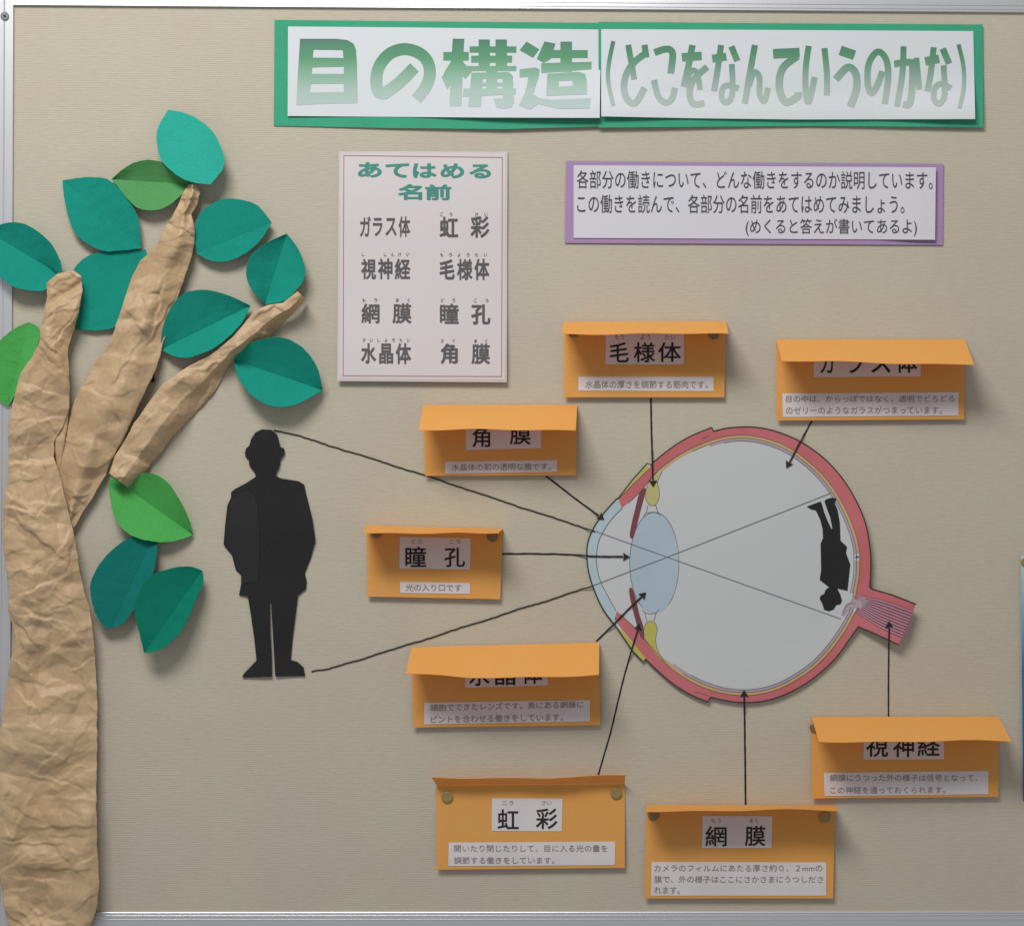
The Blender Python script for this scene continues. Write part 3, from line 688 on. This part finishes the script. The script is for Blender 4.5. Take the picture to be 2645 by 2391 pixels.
el('thin_outline', [(offset_path(in_top[2:], 0), 1.3), (offset_path(in_bot[:-2], 0), 1.3), (offset_path(in_top[27:], 8), 1.2), (offset_path(in_bot[:-24], 8), 1.2),
                    (offset_path(in_top[36:], 15), 1.2), (offset_path(in_bot[:-26], 15), 1.2), (so([(240, 520), (195, 565), (150, 622), (108, 700), (93, 770), (92, 850), (112, 935), (150, 1015), (203, 1112)]), 1.5),
                    (q([(222, 462), (300, 385), (398, 290)]), 1.2), (q([(700, 118), (740, 100)]), 1.2), (q([(655, 1578), (735, 1602)]), 1.2),
                    (so([(1600, 795), (1590, 806), (1612, 800)]), 2.5), (so([(1576, 1000), (1582, 1035), (1610, 1052)], 4), 1.3), (so([(1512, 1140), (1545, 1075), (1590, 1072)], 4), 1.3)], 'thin', 9)
el('light_path_line', [(q([(82, 652), (500, 803), (1506, 1160)]), 1.7)], 'ray', 10)
el('light_path_line', [(q([(52, 975), (500, 803), (1450, 432)]), 1.7)], 'ray', 11)
z4 = lambda pts: rs(pts, 2000, 1250, .2469)
inv = z4([(340, 235), (400, 212), (485, 180), (500, 215), (520, 290), (560, 390), (598, 470), (608, 465), (585, 350), (545, 240), (525, 180), (540, 160), (600, 142), (650, 150), (632, 200), (662, 270), (685, 400), (692, 590), (760, 655), (750, 720), (795, 840), (765, 1115), (660, 1090), (672, 1120), (690, 1150), (708, 1220), (690, 1255), (650, 1262), (620, 1310), (570, 1328), (520, 1310), (500, 1245), (475, 1200), (485, 1165), (520, 1150), (540, 1100), (575, 1078), (475, 1000), (490, 900), (485, 620), (510, 565), (505, 470), (480, 370), (435, 275), (380, 262)])
iv = ep('inverted_figure', inv, 'black', 12)
iv['label'] = 'small upside-down black figure at the back of the eye'

# ------------------------------------------------------------------ standing silhouette
SI = thing('person_silhouette', 690, 1750, 'large black cut-out figure of a standing person in a jacket, seen from behind', 'cutout')
z8 = lambda pts: rs(pts, 500, 1050, .4115)
person = [(430, 142), (490, 146), (525, 175), (540, 235), (547, 255), (568, 262), (573, 285), (566, 305), (545, 330), (541, 370), (530, 395), (512, 430), (545, 450), (660, 468), (695, 490), (705, 540), (720, 600), (745, 700), (765, 840), (735, 950), (698, 1045), (710, 1095), (705, 1145), (655, 1185), (640, 1300), (622, 1450), (610, 1590), (650, 1600), (690, 1635), (700, 1690), (512, 1692), (505, 1560), (492, 1330), (486, 1215), (478, 1215), (481, 1400), (490, 1560), (492, 1695), (305, 1700), (315, 1675), (395, 1592), (380, 1450), (357, 1290), (340, 1190), (285, 1183), (298, 1115), (298, 1055), (265, 1025), (240, 930), (188, 865), (198, 740), (212, 620), (235, 570), (235, 537), (262, 515), (330, 480), (390, 440), (385, 415), (350, 370), (346, 330), (327, 318), (322, 290), (330, 262), (350, 245), (360, 205), (388, 162)]
def hs(x, y): return 0.0016 + 0.0016 * (0.5 + 0.5 * math.sin(x / 26)) + 0.0012 * math.sin(y / 70 + 1) ** 2
sheet('figure', z8(person), hs, M['black'], SI, thick=0.0006, cutx=range(580, 820, 12), cuty=range(1120, 1750, 25))
# glossy strip of overlapping card down the left of the jacket
sheet('overlay', z8([(240, 585), (300, 535), (350, 530), (385, 560), (400, 620), (412, 760), (412, 960), (405, 1100), (305, 1110), (303, 1050), (270, 1020), (246, 925), (200, 862), (208, 740), (220, 625)]),
      lambda x, y: hs(x, y) + 0.0004 + 0.000008 * (712 - x), M['black2'], SI, thick=0.0003, cutx=range(580, 820, 12), cuty=range(1120, 1750, 25))

# ------------------------------------------------------------------ rays and arrows
def jitter(pts, amp, seed, step=9):
    rnd = random.Random(seed); L = sum(math.dist(pts[i], pts[i + 1]) for i in range(len(pts) - 1))
    a = resample(pts, max(3, int(L / step)))
    out = []
    ph = rnd.random() * 9
    for i, p in enumerate(a):
        w = amp * (math.sin(i * 0.35 + ph) * 0.5 + rnd.uniform(-0.5, 0.5)); out.append((p[0] + w * 0.3, p[1] + w))
    return out
def cord(name, pts, r, hf, m, parent):
    a = np.array(pts, float); seg = 7; v = []; f = []
    t = np.gradient(a, axis=0); t /= np.hypot(t[:, 0], t[:, 1])[:, None] + 1e-9
    for i, (x, y) in enumerate(a):
        nx, ny = -t[i][1], t[i][0]
        for k in range(seg):
            an = 2 * math.pi * k / seg
            v.append(P(x + nx * r * math.cos(an), y + ny * r * math.cos(an), hf(x, y) + S * r * (1 + math.sin(an)) * 0.6))
    for i in range(len(a) - 1):
        for k in range(seg): f.append((i * seg + k, i * seg + (k + 1) % seg, (i + 1) * seg + (k + 1) % seg, (i + 1) * seg + k))
    f.append(tuple(range(seg))); f.append(tuple((len(a) - 1) * seg + k for k in reversed(range(seg))))
    return mesh_from(name, v, f, m, parent)
def in_eye(x, y):
    n = len(outer); c = False
    for i in range(n):
        x1, y1 = outer[i]; x2, y2 = outer[(i + 1) % n]
        if (y1 > y) != (y2 > y) and x < (x2 - x1) * (y - y1) / (y2 - y1 + 1e-12) + x1: c = not c
    return c
def hl(x, y):
    near = 0.0
    for rr, wt in ((0, 1.0), (7, 1.0), (14, .75), (22, .5), (30, .25)):
        if any(in_eye(x + dx * rr, y + dy * rr) for dx, dy in ((1, 0), (-1, 0), (0, 1), (0, -1), (.7, .7), (-.7, .7), (.7, -.7), (-.7, -.7))): near = wt; break
    return 0.0003 + near * (he(x, y) + 0.0007)
tag(cord('light_ray_cord', jitter([(707, 1110), (760, 1122), (1100, 1228), (1310, 1298), (1536, 1371)], 1.6, 1), 1.9, hl, M['marker'], None), 'upper black cord running from the top of the figure head to the eye', 'cord', 'cords from the figure to the eye')
tag(cord('light_ray_cord', jitter([(804, 1733), (850, 1727), (930, 1702), (1030, 1672), (1280, 1592), (1531, 1513)], 1.6, 2), 1.9, hl, M['marker'], None), 'lower black cord running from the feet of the figure to the eye', 'cord', 'cords from the figure to the eye')
def arrow(pts, label, seed, w=4.6, head=(17, 22)):
    t = thing('arrow', pts[0][0], pts[0][1], label, 'arrow', 'black arrows pointing into the eye diagram')
    tip = np.array(pts[-1], float); prev = np.array(pts[-2], float); d = (tip - prev) / np.hypot(*(tip - prev)); n = np.array((-d[1], d[0]))
    neck = tip - d * head[0]
    path = jitter(list(pts[:-1]) + [tuple(neck)], 0.7, seed, 7)
    bm = stroke_bm([(path, [w * (1 + 0.08 * math.sin(i * 1.3 + seed)) for i in range(len(path))])])
    lay('shaft', bm, hl, M['arrow'], t, 0.0002, 0.0002)
    sheet('head', [tuple(tip), tuple(neck - d * 1 + n * head[1] / 2), tuple(neck + d * 1.5), tuple(neck - d * 1 - n * head[1] / 2)], lambda x, y: hl(*tip), M['arrow'], t, thick=0.0002, lift=0.0003)
arrow([(1681, 1027), (1683, 1120), (1687, 1258)], 'black arrow dropping straight from the ciliary body card', 1)
arrow([(2097, 1087), (2031, 1209)], 'short slanted black arrow from the upper right card into the eye hollow', 2, 4.2)
arrow([(1410, 1229), (1480, 1283), (1561, 1342)], 'black arrow slanting down right from the cornea card', 3)
arrow([(1296, 1430), (1430, 1430), (1530, 1436), (1627, 1438)], 'level black arrow running from the small pupil card to the lens', 4)
arrow([(1540, 1656), (1669, 1529)], 'black arrow rising diagonally from the lens card', 5)
arrow([(1544, 2004), (1575, 1900), (1612, 1745), (1652, 1610)], 'long black arrow climbing from the iris card to the lower iris', 6, 4.0, (15, 20))
arrow([(1926, 2078), (1924, 1900), (1922, 1781)], 'upright black arrow from the retina card to the bottom rim of the eye', 7)
arrow([(2295, 1850), (2295, 1740), (2297, 1603)], 'upright black arrow from the lower right card to the optic nerve', 8, 4.0)

# ------------------------------------------------------------------ crumpled kraft paper tree
TR = thing('paper_tree', 130, 2385, 'crumpled brown kraft paper tree with green cut paper leaves on the left side', 'paper tree')
def facet_field(seed, x0, y0, x1, y1, levels):
    """sum of randomly folded triangle facets, as creased paper has; returns a function of an (n, 2) array"""
    rnd = np.random.RandomState(seed); fields = []
    for sp, amp in levels:
        wx, wy = x1 - x0 + 4 * sp, y1 - y0 + 4 * sp
        pts = [(x0 - 2 * sp, y0 - 2 * sp), (x1 + 2 * sp, y0 - 2 * sp), (x1 + 2 * sp, y1 + 2 * sp), (x0 - 2 * sp, y1 + 2 * sp)]
        pts += [(x0 - 2 * sp + a * wx, y0 - 2 * sp + b * wy) for a, b in rnd.rand(int(wx * wy / (sp * sp)), 2)]
        o3 = rnd.uniform(-50, 50)
        z = np.array([noise.noise(Vector((p[0] / (sp * 2.6), p[1] / (sp * 2.0), o3))) * 2.0 for p in pts]) * amp + rnd.uniform(-amp, amp, len(pts)) * 0.18
        v, e, f, *_ = delaunay_2d_cdt([Vector(p) for p in pts], [], [], 0, 1e-6, True)
        fields.append((np.array([tuple(q_) for q_ in v]), f, np.resize(z, len(v))))
    def run(xy):
        total = np.zeros(len(xy))
        for vv, ff, zz in fields:
            acc = np.zeros(len(xy))
            for t in ff:
                a, b, c = vv[list(t)]
                idx = np.nonzero((xy[:, 0] >= min(a[0], b[0], c[0])) & (xy[:, 0] <= max(a[0], b[0], c[0])) & (xy[:, 1] >= min(a[1], b[1], c[1])) & (xy[:, 1] <= max(a[1], b[1], c[1])))[0]
                den = (b[1] - c[1]) * (a[0] - c[0]) + (c[0] - b[0]) * (a[1] - c[1])
                if not len(idx) or abs(den) < 1e-9: continue
                px, py = xy[idx, 0], xy[idx, 1]
                l0 = ((b[1] - c[1]) * (px - c[0]) + (c[0] - b[0]) * (py - c[1])) / den
                l1 = ((c[1] - a[1]) * (px - c[0]) + (a[0] - c[0]) * (py - c[1])) / den
                l2 = 1 - l0 - l1; ok = (l0 >= -1e-9) & (l1 >= -1e-9) & (l2 >= -1e-9)
                acc[idx[ok]] = (l0 * zz[t[0]] + l1 * zz[t[1]] + l2 * zz[t[2]])[ok]
            total += acc
        return total
    return run

def crumpled(name, left, right, base, bulge, seed, parent, step=2.6, levels=((75, .0120), (32, .0050), (15, .0016)), edge_drop=0.003, ridge=None, crease=1.0, hmin=0.003):
    """kraft paper sheet between two edge lines given top to bottom; base = height at the edges, bulge = extra in the middle"""
    Ll = sum(math.dist(left[i], left[i + 1]) for i in range(len(left) - 1)); n = int(Ll / step)
    A_ = resample(left, n + 1); B_ = resample(right, n + 1)
    wmax = max(np.hypot(*(A_ - B_).T)); mcol = max(6, int(wmax / step))
    rnd = np.random.RandomState(seed + 7)
    # slightly ragged cut edges
    A_[:, 0] += np.convolve(rnd.uniform(-3.5, 3.5, n + 1), np.ones(9) / 9, 'same'); B_[:, 0] += np.convolve(rnd.uniform(-3.5, 3.5, n + 1), np.ones(9) / 9, 'same')
    u = np.linspace(0, 1, mcol + 1)
    XY = A_[:, None, :] * (1 - u)[None, :, None] + B_[:, None, :] * u[None, :, None]
    flat = XY.reshape(-1, 2)
    wp = flat
    F = facet_field(seed, wp[:, 0].min(), wp[:, 1].min(), wp[:, 0].max(), wp[:, 1].max(), levels)(wp).reshape(n + 1, mcol + 1)
    # sharp folds: each a crease line of limited length, steep on one side and long on the other
    L0, L1 = flat.min(0), flat.max(0); area = Ll * wmax * 0.85
    C_ = np.zeros(len(flat))
    for _ in range(int(area / 2400)):
        c = flat[rnd.randint(len(flat))] + rnd.uniform(-10, 10, 2); th = rnd.normal(0.1, .5) if rnd.rand() < .5 else rnd.uniform(0, math.pi)
        Ls = rnd.uniform(30, 120); d = flat - c
        al = d[:, 0] * math.cos(th) + d[:, 1] * math.sin(th); ac = -d[:, 0] * math.sin(th) + d[:, 1] * math.cos(th) + 2.5 * np.sin(al / 9 + _)
        w0, w1 = (rnd.uniform(4.5, 8), rnd.uniform(20, 55)) if rnd.rand() < .5 else (rnd.uniform(20, 55), rnd.uniform(4.5, 8))
        tent = np.maximum(0, np.where(ac > 0, 1 - ac / w0, 1 + ac / w1)) * np.maximum(0, 1 - (al / Ls) ** 2)
        C_ += tent * Ls / 75 * rnd.uniform(.0006, .0024) * (1 if rnd.rand() < .72 else -1)
    F = F + C_.reshape(n + 1, mcol + 1) * crease
    prof = (1 - np.abs(2 * u - 1) ** 4)[None, :]
    v_ = np.linspace(0, 1, n + 1)[:, None]
    H = base + bulge * prof + F * (0.55 + 0.45 * prof)
    if ridge is not None: H = H + ridge(u[None, :], v_)
    H = np.maximum(H, hmin)
    verts = [P(XY[i, j, 0], XY[i, j, 1], H[i, j]) for i in range(n + 1) for j in range(mcol + 1)]
    w = mcol + 1
    faces = [(i * w + j, i * w + j + 1, (i + 1) * w + j + 1, (i + 1) * w + j) for i in range(n) for j in range(mcol)]
    # edges turn back towards the board
    k = len(verts)
    for i in range(n + 1): verts.append(P(A_[i][0] + 1.5, A_[i][1], max(0.001, H[i, 0] - edge_drop)))
    for i in range(n + 1): verts.append(P(B_[i][0] - 1.5, B_[i][1], max(0.001, H[i, -1] - edge_drop)))
    for i in range(n):
        faces.append((i * w, (i + 1) * w, k + i + 1, k + i)); faces.append((i * w + mcol, k + n + 1 + i, k + n + 2 + i, (i + 1) * w + mcol))
    o = mesh_from(name, verts, faces, M['kraft'], parent, smooth=True)
    return o
r2 = lambda pts: rs(pts, 0, 600, .494); r3 = lambda pts: rs(pts, 0, 1500, .489); r6 = lambda pts: rs(pts, 0, 2200, .2976); r1 = lambda pts: rs(pts, 0, 0, .3842)
crumpled('trunk', r2([(245, 262), (246, 330), (215, 500), (200, 590), (165, 655), (105, 740), (84, 830), (60, 920), (42, 1000), (43, 1260), (18, 1420), (14, 1600), (28, 1720)]) + r3([(46, 60), (44, 160), (66, 240), (82, 330), (60, 400), (38, 520), (14, 700), (-6, 860), (-30, 1050), (-30, 1300), (-10, 1500), (8, 1620)]) + r6([(50, 560), (90, 642), (130, 800), (150, 950)]),
         r2([(300, 216), (385, 200), (425, 228), (433, 300), (412, 420), (376, 540), (355, 600), (363, 800), (364, 920), (330, 1010), (285, 1090), (280, 1170), (310, 1260), (350, 1430), (385, 1560), (402, 1650), (420, 1780)]) + r3([(447, 60), (470, 120), (490, 250), (505, 440), (515, 650), (514, 900), (509, 1100), (514, 1400), (525, 1600)]) + r6([(862, 300), (835, 525), (780, 642), (700, 800), (640, 950)]),
         0.0205, 0.004, 3, TR, hmin=0.0135)
crumpled('trunk_fold', r2([(300, 960), (290, 1060), (283, 1140), (300, 1232)]), r2([(366, 915), (352, 1020), (332, 1140), (314, 1262)]), 0.012, 0.003, 5, TR, levels=((40, .003), (20, .0018)))
bl = r1([(1268, 1240), (1238, 1280), (1195, 1380), (1150, 1470), (1085, 1570), (1058, 1645), (1000, 1700), (940, 1762)]) + r2([(690, 230), (650, 350), (610, 470), (560, 600), (492, 690), (448, 775), (400, 850), (372, 930), (350, 1050), (332, 1150), (300, 1230), (310, 1330), (335, 1460)])
br = r1([(1312, 1240), (1350, 1290), (1330, 1365), (1290, 1440), (1302, 1500), (1316, 1560), (1308, 1640), (1285, 1740), (1255, 1822)]) + r2([(935, 330), (880, 500), (850, 590), (838, 650), (815, 720), (780, 790), (730, 900), (682, 1000), (650, 1072), (600, 1162), (550, 1272), (500, 1362), (440, 1452), (385, 1545)])
crumpled('branch', bl, br, 0.0155, 0.003, 11, TR, hmin=0.0115, levels=((80, .0130), (34, .0046), (16, .0015)), ridge=lambda u, v: 0.008 * np.exp(-((u - 0.52) / 0.2) ** 2) - 0.008 * np.clip((v - 0.55) / 0.45, 0, 1))
cl = r2([(1555, 308), (1480, 368), (1400, 380), (1330, 412), (1242, 520), (1180, 580), (1100, 645), (980, 702), (850, 792), (790, 872), (748, 932), (700, 1002), (650, 1092), (602, 1168), (570, 1258)])
cr_ = r2([(1600, 350), (1520, 440), (1400, 552), (1330, 592), (1240, 642), (1180, 722), (1130, 822), (1060, 902), (980, 985), (900, 1072), (850, 1140), (800, 1202), (750, 1262), (715, 1298), (670, 1335)])
crumpled('branch', cl, cr_, 0.006, 0.002, 23, TR, levels=((60, .008), (28, .0045), (14, .0015)), ridge=lambda u, v: 0.016 * np.clip(1 - np.maximum(0, (u - 0.58) / 0.42), 0, 1) + 0 * v)
tag(sheet('paper_scrap', [(391, 963), (398, 968), (400, 986), (385, 987)], 0.004, M['black'], None, thick=0.0004), 'tiny dark paper corner poking out beside the middle of the long paper branch', 'paper scrap')

def leaf(side1, side2, m, label, he_=0.022, hm=0.010, tipa=None, tipb=None, bow=0.0, lab=None):
    """side1 / side2: both edge lines from tip to tip (plan); folded along the midrib, edges lifted by he_, midrib at hm"""
    n = 34; a = resample(smooth_open(side1, 6), n + 1); b = resample(smooth_open(side2, 6), n + 1)
    cols = [0, .25, .5, .75, 1]
    tA = hm if tipa is None else tipa; tB = hm if tipb is None else tipb
    A0, B0 = np.array(side1[0], float), np.array(side1[-1], float)
    verts = []; rows = 9
    for i in range(n + 1):
        s = i / n
        ctr = A0 + (B0 - A0) * s; ax = B0 - A0; nn = np.array((-ax[1], ax[0])) / np.hypot(*ax)
        ctr = ctr + nn * bow * math.sin(math.pi * s)
        hmid = tA + (tB - tA) * s
        full = math.sin(math.pi * min(max(s, 0.0), 1.0)) ** 0.6
        for k in range(9):
            w = (k - 4) / 4
            e = a[i] if w < 0 else b[i]
            p = ctr + (e - ctr) * abs(w)
            h = hmid + (he_ - hm) * full * (abs(w) ** 1.15)
            h += 0.0006 * noise.noise(Vector((p[0] / 26, p[1] / 26, 3.3))) + 0.00022 * noise.noise(Vector((p[0] / 9, p[1] / 9, 8.1)))
            if abs(w) == 1 and 0 < i < n: p = p + 1.1 * np.array((noise.noise(Vector((p[0] / 14, p[1] / 14, 1))), noise.noise(Vector((p[0] / 14, p[1] / 14, 5)))))
            verts.append(P(p[0], p[1], max(h, 0.002)))
    faces = [(i * 9 + k, i * 9 + k + 1, (i + 1) * 9 + k + 1, (i + 1) * 9 + k) for i in range(n) for k in range(8)]
    o = mesh_from('leaf', verts, faces, M[m], TR)
    sm = o.modifiers.new('thickness', 'SOLIDIFY'); sm.thickness = 0.0005; sm.offset = 0
    o['label'] = label
    return o
leaf(r1([(1130, 740), (1062, 860), (1055, 960), (1090, 1085), (1200, 1185), (1300, 1228), (1415, 1240)]), r1([(1130, 740), (1220, 755), (1320, 795), (1430, 885), (1490, 1000), (1510, 1080), (1490, 1150), (1415, 1240)]), 'teal_hi', 'topmost bright turquoise leaf', 0.020, 0.020, tipa=0.010, tipb=0.030)
leaf(r1([(750, 1205), (830, 1135), (920, 1088), (1010, 1076), (1100, 1095), (1190, 1150), (1290, 1240)]), r1([(750, 1205), (800, 1265), (850, 1330), (920, 1395), (1020, 1416), (1110, 1395), (1200, 1330), (1290, 1240)]), 'moss', 'moss green leaf tucked behind the topmost one', 0.015, 0.002, tipa=0.004, tipb=0.004)
leaf(r1([(420, 1215), (430, 1320), (455, 1440), (500, 1560), (590, 1640), (700, 1688), (820, 1685), (952, 1668)]), r1([(420, 1215), (520, 1198), (620, 1192), (735, 1212), (850, 1325), (920, 1440), (942, 1550), (952, 1668)]), 'teal', 'teal leaf left of the long branch tip', 0.012, 0.009)
leaf(r1([(-80, 1560), (0, 1512), (100, 1495), (200, 1522), (330, 1622), (400, 1740), (418, 1830), (425, 1890)]) + r2([(328, 205), (322, 225)]), rs([(-31, 599), (-40, 650), (-20, 690), (0, 713), (30, 738), (74, 750), (118, 748), (159, 711)], 0, 0, 1), 'teal', 'teal leaf cut off by the left edge above the trunk top', 0.023, 0.008)
leaf(r2([(765, 92), (650, 90), (550, 95), (450, 130), (385, 195), (362, 300), (370, 400), (395, 506)]), r2([(765, 92), (770, 250), (700, 380), (640, 450), (590, 500), (500, 513), (440, 510), (395, 506)]), 'teal', 'teal leaf half hidden between the two tall branches', 0.0075, 0.0055)
leaf(rs([(702, 575), (670, 535), (640, 520), (600, 513), (568, 517), (528, 539), (508, 570), (503, 610), (508, 655)], 0, 0, 1), rs([(702, 575), (672, 622), (640, 650), (600, 671), (565, 676), (535, 670), (508, 655)], 0, 0, 1), 'teal', 'teal leaf right of the long branch tip', 0.014, 0.011)
leaf(r2([(1500, 8), (1400, 52), (1315, 118), (1287, 200), (1300, 270), (1340, 330), (1385, 378)]), r2([(1500, 8), (1560, 90), (1593, 180), (1590, 240), (1560, 290), (1500, 350), (1440, 370), (1385, 378)]), 'teal', 'small upright teal leaf above the tip of the right branch', 0.020, 0.004)
leaf(r2([(1310, 385), (1200, 332), (1080, 302), (980, 312), (915, 362), (870, 440), (845, 530), (842, 612)]), r2([(1310, 385), (1260, 480), (1180, 560), (1110, 610), (1030, 643), (970, 656), (900, 645), (842, 612)]), 'teal', 'teal leaf between the long branch and the right branch', 0.022, 0.007)
leaf(r2([(1687, 825), (1660, 710), (1590, 610), (1500, 556), (1410, 550), (1310, 580), (1250, 625), (1222, 668)]), r2([(1687, 825), (1600, 876), (1530, 905), (1450, 912), (1360, 885), (1285, 820), (1240, 745), (1222, 668)]), 'teal', 'wide teal leaf just above the standing silhouette', 0.028, 0.008)
leaf(rs([(74, 832), (45, 845), (15, 865), (-20, 905), (-35, 960), (-20, 1010), (0, 1035), (22, 1050)], 0, 0, 1), rs([(74, 832), (102, 850), (98, 888), (80, 930), (60, 980), (45, 1010), (32, 1032), (22, 1050)], 0, 0, 1), 'lime', 'grass green leaf at the left edge beside the trunk', 0.012, 0.0075)
leaf(r2([(578, 1275), (640, 1268), (700, 1262), (800, 1262), (880, 1310), (940, 1400), (985, 1490), (1010, 1582)]), r2([(578, 1275), (570, 1340), (582, 1420), (605, 1500), (650, 1558), (720, 1598), (830, 1618), (920, 1612), (1010, 1582)]), 'lime', 'bright grass green leaf hanging under the right branch', 0.020, 0.004)
leaf(rs([(195, 1448), (250, 1448), (330, 1448)], 0, 0, 1)[:0] + r2([(817, 1563), (700, 1590), (620, 1630), (530, 1720), (485, 1800)]) + r3([(476, 30), (484, 105), (510, 185), (550, 243), (590, 248)]), r2([(817, 1563), (822, 1640), (815, 1720), (795, 1800)]) + r3([(770, 50), (735, 115), (690, 175), (650, 225), (590, 248)]), 'teal_dk', 'dark teal leaf, left one of the lowest pair', 0.020, 0.012, tipa=0.010, tipb=0.014)
leaf(r3([(1068, -55), (1010, -75), (940, -75), (880, -60), (800, -30), (745, 40), (712, 150), (735, 270), (762, 380)]), r3([(1068, -55), (1072, 10), (1035, 100), (1000, 180), (960, 260), (900, 325), (830, 368), (762, 380)]), 'green_dk', 'deep green leaf, right one of the lowest pair', 0.024, 0.014, tipa=0.012, tipb=0.026)

# ------------------------------------------------------------------ blue poster at the right edge
BP = thing('blue_poster', 2760, 2070, 'blue poster just showing its left edge at the right side of the frame', 'poster')
hb = lambda x, y: 0.004
sheet('sheet', [(2637, 1434), (2900, 1434), (2900, 2068), (2643, 2068)], hb, M['blue'], BP)
tag(disc('thumbtack', 2645, 1451, 9, 0.0045, 0.0075, M['tack_hi'], None), 'olive thumbtack in the top corner of the blue poster', 'thumbtack')
